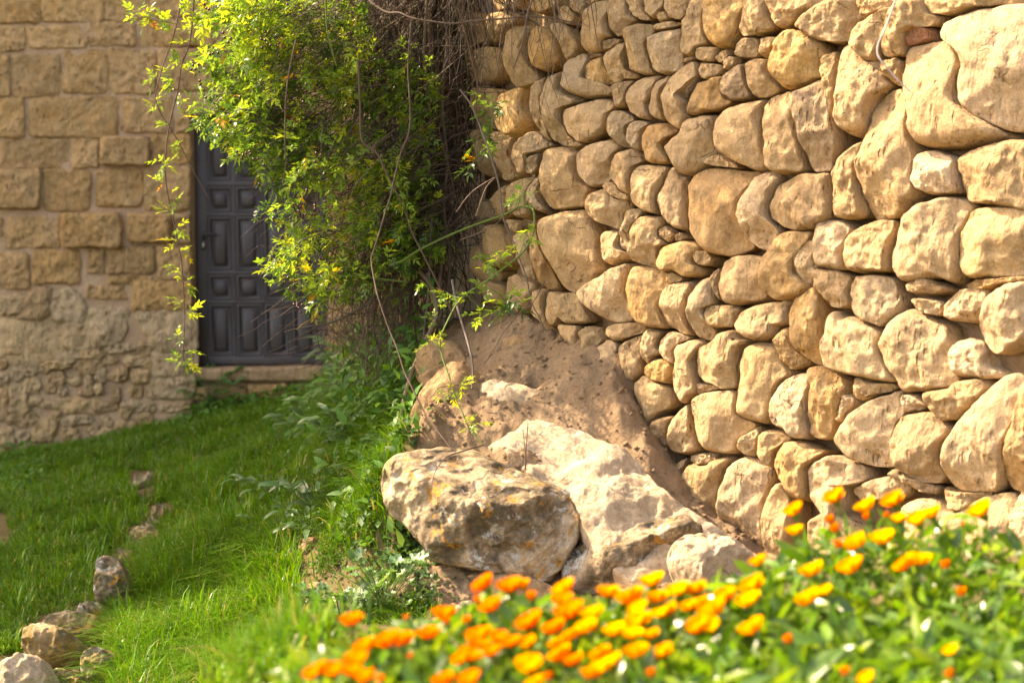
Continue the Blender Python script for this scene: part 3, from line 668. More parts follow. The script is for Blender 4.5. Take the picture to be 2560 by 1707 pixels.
# ashlar blocks of the house wall: crop origin, rectangles (x0,y0,x1,y1) or outlines, at 3.92x
ASHLAR = [
 ((0, 0), [(-80,-90,395,222),(412,-90,1005,222),(1025,-90,1460,205),(1475,-90,1990,160),(-80,255,255,500),(275,255,850,478),(865,225,1325,450),(1370,190,2090,460),
   (-80,540,100,945),(125,535,590,945),(610,505,1060,915),(1075,490,1530,915),(1560,480,2100,880),(-80,960,240,1350),(300,950,1150,1350),(1185,945,1690,1300),(1715,1150,1865,1300),
   (2010,-90,2600,170),(2620,-90,3200,170),(2110,190,2700,460),(2720,190,3400,460),(2115,480,2700,880),(2720,480,3300,880),(3220,-90,3900,170),(3420,190,4100,460),(3320,480,4000,880),(3360,900,4000,1300),(4020,480,4700,880),(4120,190,4700,460),(3920,-90,4700,170)]),
 ((0, 350), [(15,-5,670,285),(700,-20,965,275),(990,-30,1465,240),(1480,-60,1865,225),(-80,285,400,670),(430,300,880,690),(945,290,1400,650),(1420,260,1870,690),
   (-60,760,35,950),(50,740,600,1050),(610,715,1190,1055),(1255,715,1690,1000),(1705,720,1865,1010),(-60,1110,285,1465),(330,1080,790,1400),(860,1060,1030,1310),(1050,1040,1520,1310),(1540,1030,1870,1360),
   (1060,1330,1500,1410),(850,1425,1245,1555),(1300,1375,1870,1670)]),
 ((0, 720), [(15,80,250,240),[(260,120),(340,20),(500,30),(500,200),(420,290),(200,290)],[(525,60),(680,30),(780,80),(825,200),(825,320),(530,315)],
   [(5,340),(580,340),(625,450),(600,560),(520,660),(300,730),(5,720)],(640,350,870,580),[(885,240),(1000,205),(1240,220),(1230,420),(1150,520),(900,560)],
   [(1390,270),(1480,240),(1880,240),(1890,600),(1530,570),(1450,430)],(1000,540,1250,630),(780,600,1010,690),(740,700,1020,830),(420,715,690,800),(215,750,370,850),
   [(1050,870),(1150,790),(1250,770),(1240,890),(1140,910)],(1280,800,1490,920),(1520,640,1890,850),(1500,870,1870,1080),(830,850,920,1000),(-40,840,90,950),(110,960,265,1210),(-40,1010,100,1260),
   (285,1070,420,1145),(570,1090,1010,1220),(1100,990,1180,1170),(70,1240,290,1350),[(330,1340),(430,1280),(560,1300),(540,1420),(480,1490),(330,1480)],(-40,1380,130,1550),(650,1240,920,1330),
   (1270,960,1400,1060),(480,830,640,940),(250,880,400,1020),(930,940,1020,1030),(1885,870,1925,1050),(150,1400,290,1500),(600,1380,780,1480),(900,1380,1130,1480),(1200,1100,1480,1190),(1230,660,1480,760)]),
 ((400, 600), [(1650,-700,2150,-420),(1650,-400,2050,-20),(1655,0,2100,280),(1655,300,2000,560),(1655,580,2050,900),(1655,920,2000,1100),(1670,1120,2100,1330),
   (2120,0,2700,280),(2020,300,2500,560),(2070,580,2600,900),(2020,920,2500,1100),(2170,-700,2700,-420),(2070,-400,2600,-20),(860,1400,1240,1560),(1260,1420,1700,1560),(350,1440,840,1560)]),
]
# ------------------------------------------------------------------ ground
WA = np.array([1280 / FPX * 8.9, 8.9, 0.6])
WB = np.array([10 / FPX * 11.0, 11.0, 0.6])
WC = np.array([-130 / FPX * 11.9, 11.9, 0.6])
WD = np.array([-95 / FPX * 19.6, 19.6, 0.6])


def wall_Y(px):
    k = (px - 1280) / FPX
    s_ = (k * WA[1] - WA[0]) / ((WB - WA)[0] - k * (WB - WA)[1])
    return WA[1] + (WB - WA)[1] * s_


GC = [  # photo pixel and distance of points on the ground
 (-300,1180,19.6),(0,1142,19.6),(250,1110,19.6),(400,1072,19.6),(500,1040,19.6),(650,1008,19.6),(800,985,19.6),(950,965,19.6),(1080,950,19.6),
 (-200,1400,13.2),(0,1400,13.0),(250,1380,13.2),(400,1400,13.0),(550,1350,13.0),(650,1250,13.2),(720,1150,14.0),(800,1050,15.0),(900,950,16.0),
 (0,1250,15.8),(300,1200,16.2),(550,1150,16.0),(0,1550,11.4),(300,1550,11.3),(550,1530,11.2),
 (-300,1690,10.0),(0,1690,10.0),(300,1690,10.0),(550,1690,9.8),(700,1640,9.7),(650,1480,11.0),
 (740,1330,11.0),(700,1520,10.3),(850,1250,11.3),(850,1400,10.4),(850,1530,9.95),(950,1250,11.0),(950,1400,10.2),(1000,1500,9.8),(900,1600,9.6),(1100,1560,9.5),
 (880,1100,12.0),(950,1000,12.5),(1000,900,13.5),(1080,850,14.0),(1050,1350,10.15),(1090,1450,9.85),
 (1120,840,12.0),(1180,800,12.0),(1300,830,wall_Y(1300)),(1400,865,wall_Y(1400)),(1480,895,wall_Y(1480)),(1560,925,wall_Y(1560)),(1600,1010,wall_Y(1600)),(1640,1100,wall_Y(1640)),(1700,1205,wall_Y(1700)),(1850,1335,wall_Y(1850)),(2000,1430,wall_Y(2000)),(1420,955,10.5),(1500,1010,10.33),(1550,1080,10.2),(1250,890,10.9),(1620,1195,10.02),(1450,1500,9.75),(1350,1510,9.75),(1600,1470,9.7),(1750,1480,9.5),(1250,1530,9.75),
 (1200,950,10.85),(1350,1000,10.6),(1300,1100,10.3),(1400,1150,10.2),(1500,1200,10.15),(1300,1200,10.05),(1450,1250,10.0),(1100,1130,10.25),(1010,1140,10.25),
 (1080,930,11.3),(1060,1020,10.8),(1200,1620,9.0),(1500,1620,9.0),(1700,1570,9.05),(1300,1560,9.45),(1500,1560,9.3),(1650,1520,9.3),
]
_p = at([g[0] for g in GC], [g[1] for g in GC], [g[2] for g in GC])
_extra = [(x, y, 0.62) for x in (-0.55, 0.2, 1.0, 1.8) for y in (3.4, 4.6, 5.6, 6.5)]
_extra += [(-0.6, 7.7, 0.05), (0.2, 7.7, 0.25), (0.9, 7.7, 0.4), (1.5, 7.6, 0.55), (-0.7, 8.7, -0.22), (-1.5, 8.5, -0.3), (-3, 8, -0.35), (-1.5, 6.5, -0.1), (-3, 5, -0.2),
           (-1.4, 4.5, 0.2), (0, 1, 0.4), (-2, 0, 0.3), (2, 0, 0.5), (0, -6, 0.4), (-8, 0, -0.2), (-8, 10, -0.6), (-9, 19, -1.1), (2.2, 9, 0.6), (1.5, 11, 0.8), (0.8, 12.5, 0.9), (1, 19, 0.6), (4, 12, 0.8),
           (0.3, 8.7, 0.0), (0.9, 8.6, 0.15), (-0.5, 9.3, -0.12)]
_ctl = np.vstack([_p, np.array(_extra)])
_D = np.hypot(_ctl[:, None, 0] - _ctl[None, :, 0], _ctl[:, None, 1] - _ctl[None, :, 1])
_W = np.linalg.solve(_D + 0.03 * np.eye(len(_ctl)), _ctl[:, 2] - _ctl[:, 2].mean())


def ground_z(x, y):
    x = np.asarray(x, float)
    y = np.asarray(y, float)
    sh = x.shape
    xf, yf = np.clip(x.ravel(), -10, 5), np.clip(y.ravel(), -7, 20)
    out = np.empty(len(xf))
    for i in range(0, len(xf), 20000):
        d = np.hypot(xf[i:i + 20000, None] - _ctl[None, :, 0], yf[i:i + 20000, None] - _ctl[None, :, 1])
        out[i:i + 20000] = d @ _W
    return out.reshape(sh) + _ctl[:, 2].mean()


def ground_hit(px, py):
    """Where the sight line of a photo pixel first meets the ground."""
    Y = np.linspace(4.0, 19.6, 780)
    P = at(np.full(780, px), np.full(780, py), Y)
    below = P[:, 2] < ground_z(P[:, 0], P[:, 1])
    k = int(np.argmax(below)) if below.any() else 779
    return P[k]


def grid_mesh(xs, ys, zf):
    X, Y = np.meshgrid(xs, ys)
    Z = zf(X, Y)
    V = np.stack([X, Y, Z], -1).reshape(-1, 3)
    nx = len(xs)
    i = np.arange((len(ys) - 1) * (nx - 1))
    a = (i // (nx - 1)) * nx + i % (nx - 1)
    return V, np.stack([a, a + 1, a + nx + 1, a + nx], -1)


def ground_rough(X, Y):
    Z = ground_z(X, Y)
    q = np.stack([X * 3, Y * 3, X * 0], -1)
    return Z + 0.02 * fbm(q, 5, 4)


xs = np.concatenate([[-300, -120, -60, -30, -18, -12, -8], np.arange(-6, 2.6, 0.06), [3, 4, 6, 10, 20, 40, 120, 300]])
ys = np.concatenate([[-300, -120, -50, -20, -8, -3, 0, 1.5], np.arange(2.5, 20.6, 0.07), [22, 26, 35, 60, 120, 300]])
V, F = grid_mesh(xs, ys, ground_rough)
tag(link("ground", mesh_np("ground", V, [F], mats=[M_SOIL])), kind="structure")


def bank_z(X, Y):
    Z = ground_z(X, Y) + 0.045
    q = np.stack([X, Y, X * 0], -1)
    Z = Z + 0.05 * fbm(q * 4.5, 21, 5) + 0.032 * np.clip(ridged(q * 8, 23, 4), -1, 1) + 0.014 * fbm(q * 30, 25, 3)
    # the sheet dives under the lawn at its edges
    edge = np.minimum.reduce([(X + 0.50 - 0.12 * vnoise(q * 6, 3)) / 0.12, (2.0 - X) / 0.1, (Y - 9.15) / 0.2, (13.2 - Y) / 0.2])
    return Z - 0.25 * np.clip(1 - edge, 0, 1) ** 2


V, F = grid_mesh(np.arange(-0.75, 1.75, 0.011), np.arange(8.7, 13.3, 0.016), bank_z)
tag(link("earth_bank", mesh_np("earth_bank", V, [F], mats=[M_BANK])), kind="structure")


# ------------------------------------------------------------------ stones
def chaikin(P, it=2, q=0.22):
    for _ in range(it):
        N = np.roll(P, -1, 0)
        P = np.stack([P * (1 - q) + N * q, P * q + N * (1 - q)], 1).reshape(-1, 2)
    return P


def resample(P, n):
    Q = np.vstack([P, P[:1]])
    d = np.concatenate([[0], np.cumsum(np.hypot(*np.diff(Q, axis=0).T))])
    t = np.linspace(0, d[-1], n, endpoint=False)
    return np.stack([np.interp(t, d, Q[:, 0]), np.interp(t, d, Q[:, 1])], 1)


def stone_surface(P2, H, depth, seed, seg=64, rings=16, p=3.4, facets=3, slope=0.55, lo=0.012, mid=0.004, grow=1.02, tilt=0.12, round_it=2, ridge=0.0, edge_noise=0.006, q=0.22, cuts=(), face=0.0, sink=0.0):
    """A stone in plane coordinates (u, v, height) from its outline."""
    r = np.random.default_rng(seed)
    O = chaikin(np.asarray(P2, float), round_it, q)
    A = np.roll(O, -1, 0)
    cr = O[:, 0] * A[:, 1] - A[:, 0] * O[:, 1]
    c0 = ((O + A) * cr[:, None]).sum(0) / (3 * cr.sum())
    an = np.linspace(0, 2 * math.pi, 240, endpoint=False)          # star-shaped outline round the centre
    dd = np.stack([np.cos(an), np.sin(an)], -1)
    e_, w_ = A - O, O - c0
    den = dd[:, None, 0] * e_[None, :, 1] - dd[:, None, 1] * e_[None, :, 0]
    den = np.where(np.abs(den) < 1e-12, 1e-12, den)
    tt = (w_[None, :, 0] * e_[None, :, 1] - w_[None, :, 1] * e_[None, :, 0]) / den
    ss = (w_[None, :, 0] * dd[:, None, 1] - w_[None, :, 1] * dd[:, None, 0]) / den
    rad = np.where((ss >= -1e-6) & (ss <= 1 + 1e-6) & (tt > 0), tt, 0).max(1)
    rad = np.where(rad <= 0, np.median(rad), rad)
    sm = rad.copy()
    for _ in range(30):
        sm = 0.25 * np.roll(sm, 1) + 0.5 * sm + 0.25 * np.roll(sm, -1)
    rad = np.maximum(rad, 0.92 * sm)                                # shallow bays are filled
    for _ in range(2):
        rad = 0.25 * np.roll(rad, 1) + 0.5 * rad + 0.25 * np.roll(rad, -1)
    O = resample(c0 + dd * rad[:, None], seg)
    A = np.roll(O, -1, 0)
    cr = O[:, 0] * A[:, 1] - A[:, 0] * O[:, 1]
    c = ((O + A) * cr[:, None]).sum(0) / (3 * cr.sum())
    if cr.sum() < 0:
        O = O[::-1].copy()
    O = c + (O - c) * grow
    size = np.sqrt(abs(cr.sum()) / 2)
    k = np.linspace(0, 1, rings + 1)[1:]
    s = 1 - (1 - k) ** 1.7
    s = np.concatenate([s, [1.0, 0.86]])
    UV = c + (O - c)[None] * s[:, None, None]
    f = (np.clip(1 - s ** p, 0, 1)) ** (1 / 2.1)
    h = (H + sink) * f[:, None] - sink + np.zeros((len(s), seg))
    x = (UV - c) / size
    h = h + size * ((face + r.uniform(-tilt, tilt)) * x[..., 0] + r.uniform(-tilt, tilt) * x[..., 1])
    for _ in range(facets):
        a = r.uniform(0, 2 * math.pi)
        sl = r.uniform(0.27 * slope, slope)
        pl = H * r.uniform(0.86, 1.08) - size * sl * (x[..., 0] * math.cos(a) + x[..., 1] * math.sin(a)) + size * sl * 0.12
        e = 0.004 + 0.05 * H
        m = 0.5 - 0.5 * (h - pl) / e
        m = np.clip(m, 0, 1)
        h = pl * (1 - m) + h * m - e * m * (1 - m)
    for ca, sl, off in cuts:
        pl = size * off - size * sl * (x[..., 0] * math.cos(ca) + x[..., 1] * math.sin(ca))
        e = 0.05 * size
        m = np.clip(0.5 - 0.5 * (h - pl) / e, 0, 1)
        h = pl * (1 - m) + h * m - e * m * (1 - m)
    h[-2] = np.minimum(h[-2], -max(0.25 * depth, sink * 1.1))
    h[-1] = -depth
    q3 = np.concatenate([UV, h[..., None]], -1)
    off = r.uniform(0, 50, 3)
    lowf = fbm(q3 / (0.55 * size) + off, seed % 97, 3)
    w = np.ones(len(s))
    w[-1] = 0
    w[-2] = 0.5
    h = h + w[:, None] * (lo * 1.6 * lowf + mid * 1.8 * fbm(q3 / 0.035 + off, seed % 89, 4))
    if ridge:
        h = h + w[:, None] * ridge * (ridged(q3 / (0.62 * size) + off, seed % 71, 3) - 0.3) + w[:, None] * 0.5 * ridge * fbm(q3 / (0.2 * size) + off, seed % 67, 4)
    e1 = fbm(q3 / 0.06 + off, seed % 61, 3)
    e2 = fbm(q3 / 0.06 + off + 9, seed % 59, 3)
    wk = np.clip(s, 0, 1)[:, None]
    UV = UV + np.stack([e1, e2], -1) * (edge_noise * wk)[..., None]
    top = np.array([[c[0], c[1], h[0].mean()]])
    V = np.vstack([top, np.concatenate([UV, h[..., None]], -1).reshape(-1, 3)])
    nr = len(s)
    j = np.arange(seg)
    jn = (j + 1) % seg
    tri = np.stack([np.zeros(seg, int), 1 + j, 1 + jn], -1)
    Q = []
    for i in range(nr - 1):
        a = 1 + i * seg
        Q.append(np.stack([a + j, a + seg + j, a + seg + jn, a + jn], -1))
    back = [1 + (nr - 1) * seg + j[::-1]]
    return V, tri, np.concatenate(Q), c, size


class Plane:
    def __init__(self, P0, N, side=None):
        self.o = np.asarray(P0, float)
        self.n = np.asarray(N, float) / np.linalg.norm(N)
        up = np.array([0, 0, 1.0])
        self.e = up - self.n * up.dot(self.n)
        if np.linalg.norm(self.e) < 1e-3:
            self.e = np.array([0, 1.0, 0])
        self.e /= np.linalg.norm(self.e)
        self.t = np.cross(self.e, self.n)

    def uv(self, px, py):
        d = rays(px, py)
        k = ((self.o - EYE) @ self.n) / (d @ self.n)
        P = EYE + d * k[..., None] - self.o
        return np.stack([P @ self.t, P @ self.e], -1)

    def world(self, V):
        return self.o + V[:, :1] * self.t + V[:, 1:2] * self.e + V[:, 2:3] * self.n


def add_stone(name, plane, poly_px, H, depth, seed, mat, parent=None, lift=0.0, **kw):
    if lift:
        plane = Plane(plane.o + plane.n * lift, plane.n)
    P = np.asarray(poly_px, float)
    uv = plane.uv(P[:, 0], P[:, 1])
    V, T, Q, c, size = stone_surface(uv, H if H > 0 else 0.3, depth, seed, **kw)
    V[:, 2] -= lift
    W = plane.world(V)
    org = plane.world(np.array([[c[0], c[1], 0.0]]))[0]
    me = mesh_np(name, W - org, [T, Q], mats=[mat])
    return link(name, me, parent, Vector(org)), size


LOOK = {  # base colours of single stones
 'n': [(0.45, 0.30, 0.145), (0.48, 0.325, 0.165), (0.42, 0.285, 0.145), (0.51, 0.355, 0.19)],
 'o': [(0.50, 0.295, 0.105), (0.46, 0.275, 0.11), (0.53, 0.325, 0.125)],
 'g': [(0.44, 0.325, 0.185), (0.41, 0.305, 0.175)],
 'w': [(0.57, 0.41, 0.235), (0.55, 0.395, 0.225), (0.59, 0.44, 0.265)],
 'd': [(0.32, 0.23, 0.135), (0.34, 0.245, 0.14)],
 'r': [(0.40, 0.17, 0.09)],
}

def wall_plane(A, B, batter=0.07):
    t = (B - A) / np.linalg.norm(B - A)
    n = np.array([-t[1], t[0], 0.0])
    if n @ (EYE - A) < 0:
        n = -n
    n[2] = batter
    return Plane(A, n)


PL_R, PL_B = wall_plane(WA, WB), wall_plane(WB, WC)
drywall = tag(empty("dry_stone_wall", (0.9, 9.6, 0.3)),
              "tall dry stone wall of rounded golden sandstone blocks rising behind the orange flowers", "stone wall")
sr = random.Random(5)
FACE = 0.08 * (1 if PL_R.t @ (WB - WA) > 0 else -1)        # faces turned a little towards the open side
k = 0
for (ox, oy), stones in WALL:
    for pts, look in stones:
        P = np.array(pts, float) / 3.92 + np.array([ox, oy])
        cx = P[:, 0].mean()
        pl = PL_R if cx > 1300 else PL_B
        wpx = min(np.ptp(P[:, 0]) * 1.6, np.ptp(P[:, 1]))
        d = wall_Y(cx)
        small = wpx * d / FPX
        H = min(0.10, 0.035 + 0.26 * small) * sr.uniform(0.85, 1.15)
        rough = look in 'wd' or cx > 1950
        c0 = P.mean(0)
        u0 = pl.uv(np.array([c0[0]]), np.array([c0[1]]))
        ctr = pl.world(np.concatenate([u0, [[0.0]]], 1))[0]
        tc_ = (EYE - ctr) * np.array([1, 1, 0.3])
        tc_ /= np.linalg.norm(tc_)
        bl = float(np.interp(cx, [1300, 1700, 2150], [0.36, 0.28, 0.06])) * sr.uniform(0.75, 1.25)
        spl = Plane(ctr, pl.n * (1 - bl) + tc_ * bl + np.array([0, 0, sr.uniform(-0.06, 0.08)]))
        o, _ = add_stone("stone", spl, P, H, 0.22, 100 + k, M_STONE, drywall, lift=0.5 * H,
                         seg=84, rings=24, p=sr.uniform(6.0, 11.0), facets=sr.choice((2, 3, 3, 4)), slope=0.7, sink=0.025, round_it=1, q=0.17,
                         lo=0.008 + 0.012 * min(1, small * 3), mid=0.006 if rough else 0.004, ridge=0.016 if rough else 0.008, grow=1.015, tilt=0.07)
        c = sr.choice(LOOK[look])
        f = sr.uniform(0.8, 1.14)
        o.color = (c[0] * f, c[1] * f, c[2] * f * sr.uniform(0.92, 1.06), 1.0 if rough else sr.choice((0.15, 0.4, 0.8)))
        k += 1

# earth and rubble packed behind the stones
cv, cf = [], []
for A, B, pl, ext in ((WA, WB, PL_R, (-2.6, 0.02)), (WB, WC, PL_B, (-0.02, 0.05)), (WC, WD, wall_plane(WC, WD), (0, 0))):
    L = np.linalg.norm((B - A)[:2])
    sgn = 1 if (pl.t @ (B - A)) > 0 else -1
    us = np.arange(ext[0], L + ext[1] + 0.05, 0.05) * sgn
    vsx = np.arange(-1.3, 2.75, 0.05)
    U, Vv = np.meshgrid(us, vsx)
    o = A
    q = np.stack([U, Vv, U * 0 + len(cv)], -1)
    hh = -0.095 + 0.045 * fbm(q * 6, 31, 4)
    Wp = o + U[..., None] * pl.t + Vv[..., None] * pl.e + hh[..., None] * pl.n
    nx = len(us)
    i = np.arange((len(vsx) - 1) * (nx - 1))
    a = (i // (nx - 1)) * nx + i % (nx - 1) + sum(len(x) for x in cv)
    cv.append(Wp.reshape(-1, 3))
    cf.append(np.stack([a, a + 1, a + nx + 1, a + nx], -1))
link("packed_earth", mesh_np("packed_earth", np.vstack(cv), [np.concatenate(cf)], mats=[M_CORE]), drywall)
# the ground that the wall holds back, level with the wall's top
tv = np.array([WA + (WA - WB) * 0.8, WA, WB, WC, WD, (6, 19.6, 0.6), (6, 5, 0.6)])
tv[:, 2] = 3.25
tv[:5] += np.array([0.16, 0.05, 0])
tag(link("upper_terrace", mesh_np("upper_terrace", tv, [np.array([[0, 1, 6], [1, 2, 6], [2, 5, 6], [2, 3, 5], [3, 4, 5]])], smooth=False, mats=[M_SOIL])), kind="structure")

# ------------------------------------------------------------------ house wall
HY = 19.65
PL_H = Plane(at(1280, 600, HY), (0, -1, 0))
house = tag(empty("house_wall", (-3.0, HY, -0.4)), "weathered brown ashlar house wall with rubble footing around the dark door", "wall")
X0, X1 = at(482, 600, HY)[0], at(819, 600, HY)[0]
Z0, Z1 = -0.02, at(500, 289, HY)[2]


def box(x0, x1, y0, y1, z0, z1):
    V = np.array([(x, y, z) for x in (x0, x1) for y in (y0, y1) for z in (z0, z1)], float)
    Fq = np.array([(0, 1, 3, 2), (4, 6, 7, 5), (0, 4, 5, 1), (2, 3, 7, 6), (0, 2, 6, 4), (1, 5, 7, 3)])
    return V, Fq


def boxes(name, L, mat, parent, smooth=False, bevel=0.0):
    Vs, Fs, n = [], [], 0
    for b in L:
        v, f = box(*b)
        Vs.append(v)
        Fs.append(f + n)
        n += 8
    o = link(name, mesh_np(name, np.vstack(Vs), [np.concatenate(Fs)], smooth=smooth, mats=[mat]), parent)
    if bevel:
        m = o.modifiers.new("bevel", 'BEVEL')
        m.width = bevel
        m.segments = 2
    return o


TOPZ = 22.2
xm = np.arange(-4.6, X0 + 0.001, 0.06)
boxes("masonry", [(-26, X0, HY + 0.035, HY + 0.9, -2.5, TOPZ), (X1, 3.0, HY + 0.036, HY + 0.9, -2.5, TOPZ),
                  (X0, X1, HY + 0.037, HY + 0.9, Z1, TOPZ), (X0, X1, HY + 0.038, HY + 0.9, -2.5, Z0)], M_MORTAR, house)
# uneven mortar bed in view
parts = []
for (a, b, c, d) in ((-5.0, X0 - 0.005, -1.6, 3.4), (X1 + 0.005, 0.6, -0.8, 3.4)):
    U, Zz = np.meshgrid(np.arange(a, b, 0.045), np.arange(c, d, 0.045))
    q = np.stack([U, Zz, U * 0], -1)
    yy = HY - 0.006 - 0.014 * fbm(q * 5, 44, 4) - np.where(Zz < 0.75, 0.018 * fbm(q * 2.2, 45, 3), 0)
    nx = U.shape[1]
    i = np.arange((U.shape[0] - 1) * (nx - 1))
    aa = (i // (nx - 1)) * nx + i % (nx - 1)
    parts.append((np.stack([U, yy, Zz], -1).reshape(-1, 3), np.stack([aa, aa + 1, aa + nx + 1, aa + nx], -1)))
n0 = len(parts[0][0])
link("mortar", mesh_np("mortar", np.vstack([p_[0] for p_ in parts]), [np.concatenate([parts[0][1], parts[1][1] + n0])], mats=[M_MORTAR]), house)

ASH = [(0.50, 0.305, 0.115), (0.54, 0.34, 0.145), (0.46, 0.29, 0.12), (0.52, 0.31, 0.11)]
RUB = [(0.54, 0.40, 0.21), (0.50, 0.385, 0.225), (0.44, 0.30, 0.15), (0.52, 0.365, 0.175)]
k = 0
for (ox, oy), bl in ASHLAR:
    for b in bl:
        if isinstance(b, tuple):
            x0, y0, x1, y1 = b
            j = lambda: sr.uniform(-9, 9)
            mx, my = (x0 + x1) / 2, (y0 + y1) / 2
            if min(x1 - x0, y1 - y0) < 150 and oy == 720:
                pts = [(x0, my), (x0 + (x1 - x0) * .2, y0 + j()), (mx, y0 + j()), (x1 - (x1 - x0) * .2, y0 + j()), (x1, my), (x1 - (x1 - x0) * .15, y1 + j()), (mx, y1 + j()), (x0 + (x1 - x0) * .2, y1 + j())]
            else:
                pts = [(x0 + j(), y0 + j()), ((x0 * 2 + x1) / 3, y0 + j()), ((x0 + x1 * 2) / 3, y0 + j()), (x1 + j(), y0 + j()), (x1 + j(), my), (x1 + j(), y1 + j()), ((x0 + x1 * 2) / 3, y1 + j()), ((x0 * 2 + x1) / 3, y1 + j()), (x0 + j(), y1 + j()), (x0 + j(), my)]
        else:
            pts = b
        P = np.array(pts, float) / 3.92 + np.array([ox, oy])
        rub = oy == 720 and P[:, 1].mean() > 725
        H = sr.uniform(0.022, 0.042) if not rub else sr.uniform(0.035, 0.055)
        if isinstance(b, tuple) and b in ((610, 715, 1190, 1055), (1255, 715, 1690, 1000), (990, -30, 1465, 240), (-80, 285, 400, 670)):
            H = 0.095
        o, _ = add_stone("block", PL_H, P, H, 0.06, 500 + k, M_ASHLAR, house, seg=56, rings=14, p=sr.uniform(10, 18) if not rub else 5,
                         facets=1, slope=0.12, lo=0.012, mid=0.008, ridge=0.012, grow=1.045 if not rub else 1.28, tilt=0.02, round_it=1, edge_noise=0.014, q=0.14)
        c = sr.choice(RUB if rub else ASH)
        f = sr.uniform(0.98, 1.25)
        o.color = (c[0] * f, c[1] * f, c[2] * f, sr.uniform(0.6, 1.0))
        k += 1
done_c = [(np.array(b if not isinstance(b, tuple) else [(b[0], b[1]), (b[2], b[3])], float).mean(0) / 3.92 + np.array([ox, oy]), (min(b[2] - b[0], b[3] - b[1]) if isinstance(b, tuple) else 200) / 7.84) for (ox, oy), bl in ASHLAR for b in bl]
tries = 0
while tries < 900:
    tries += 1
    cx, cy = sr.uniform(0, 470), sr.uniform(860, 1120)
    if cy > 1135 - 0.22 * cx:
        continue
    rx, ry = sr.uniform(14, 38), sr.uniform(10, 22)
    if any(math.hypot((cx - c_[0]) / (r_ + rx), (cy - c_[1]) / (r_ + ry)) < 0.92 for c_, r_ in done_c):
        continue
    done_c.append((np.array([cx, cy]), (rx + ry) / 2))
    P = [(cx + rx * math.cos(a) * sr.uniform(0.8, 1.2), cy + ry * math.sin(a) * sr.uniform(0.8, 1.2)) for a in np.linspace(0, 2 * math.pi, 8)[:-1]]
    o, _ = add_stone("block", PL_H, P, sr.uniform(0.03, 0.05), 0.06, 700 + tries, M_ASHLAR, house, seg=36, rings=10, p=5, facets=1, slope=0.2, lo=0.01, mid=0.006, ridge=0.01, grow=1.1, tilt=0.03, round_it=1, edge_noise=0.012, q=0.2)
    c = sr.choice(RUB)
    o.color = (c[0], c[1], c[2], 0.8)
for nm, P in (("lintel", [(452, 230), (600, 229), (760, 228), (850, 230), (851, 260), (850, 289), (700, 290), (560, 290), (452, 290), (452, 262)]),
              ("sill", [(478, 922), (560, 919), (700, 917), (822, 914), (824, 935), (822, 950), (700, 952), (560, 953), (480, 950), (477, 938)])):
    o, _ = add_stone(nm, PL_H, P, 0.05, 0.22, 900 + k, M_ASHLAR, house, seg=72, rings=12, p=9, facets=0, lo=0.006, mid=0.004, ridge=0.003, grow=1.0, tilt=0.0, round_it=1, q=0.12)
    o.color = (0.42, 0.285, 0.13, 0.4) if nm == "lintel" else (0.42, 0.29, 0.16, 0.6)
    k += 1

# ------------------------------------------------------------------ door
kd = NT("dark_door_paint")
tcd = kd.n("ShaderNodeTexCoord")
nd1 = kd.noise(tcd.outputs["Object"], 5.0, 6, 0.65)
nd2 = kd.noise(tcd.outputs["Object"], 40.0, 5, 0.7)
cd = kd.mix(kd.ramp(nd1, [(0.35, 0.0), (0.65, 1.0)]), (0.066, 0.060, 0.057), (0.046, 0.042, 0.040))
cd = kd.mix(kd.math('MULTIPLY', kd.math('MULTIPLY', kd.ramp(nd1, [(0.52, 0.0), (0.66, 1.0)]), kd.ramp(nd2, [(0.45, 0.0), (0.6, 1.0)])), 0.45), cd, (0.13, 0.07, 0.035))
kd.l(cd, kd.b.inputs["Base Color"])
kd.b.inputs["Roughness"].default_value = 0.48
kd.b.inputs["Specular IOR Level"].default_value = 0.45
M_DOOR = kd.m
M_IRON = plain_material("black_iron", (0.012, 0.012, 0.013), 0.4, 0.5)
M_BRASS = plain_material("worn_steel", (0.45, 0.42, 0.35), 0.35, 0.6)
M_GAP_SHADE = plain_material("painted_interior_dark", (0.02, 0.017, 0.014), 0.9, 0.1)
DY = HY + 0.15
dx = lambda px: at(px, 600, DY)[0]
dz = lambda py: at(600, py, DY)[2]
door = tag(empty("panelled_door", ((X0 + X1) / 2, DY, 0)), "dark grey panelled double-row door set deep in the brown house wall", "door")
xl, xr = dx(491), X1 + 0.004
zb, zt = dz(911), Z1 - 0.003
cols = [(518, 583), (588, 655), (657, 725), (727, 793)]
rows = [(312, 455), (465, 534), (540, 679), (685, 753), (758, 892)]
boxes("leaf", [(xl + 0.01, xr - 0.01, DY + 0.03, DY + 0.06, zb + 0.01, zt - 0.01)], M_DOOR, door)
fr = [(xl, dx(518), DY, DY + 0.032, zb, zt), (dx(793), xr, DY, DY + 0.032, zb, zt)]
for (a, b), (c, d) in zip(cols[:-1], cols[1:]):
    fr.append((dx(b), dx(c), DY + 0.002, DY + 0.032, zb + 0.005, zt - 0.005))
ed = [zt] + [z for r_ in rows for z in (dz(r_[0]), dz(r_[1]))] + [zb]
for a, b in zip(ed[::2], ed[1::2]):
    fr.append((dx(518) - 0.002, dx(793) + 0.002, DY + 0.001, DY + 0.031, b, a))
boxes("frame", fr, M_DOOR, door, bevel=0.0015)
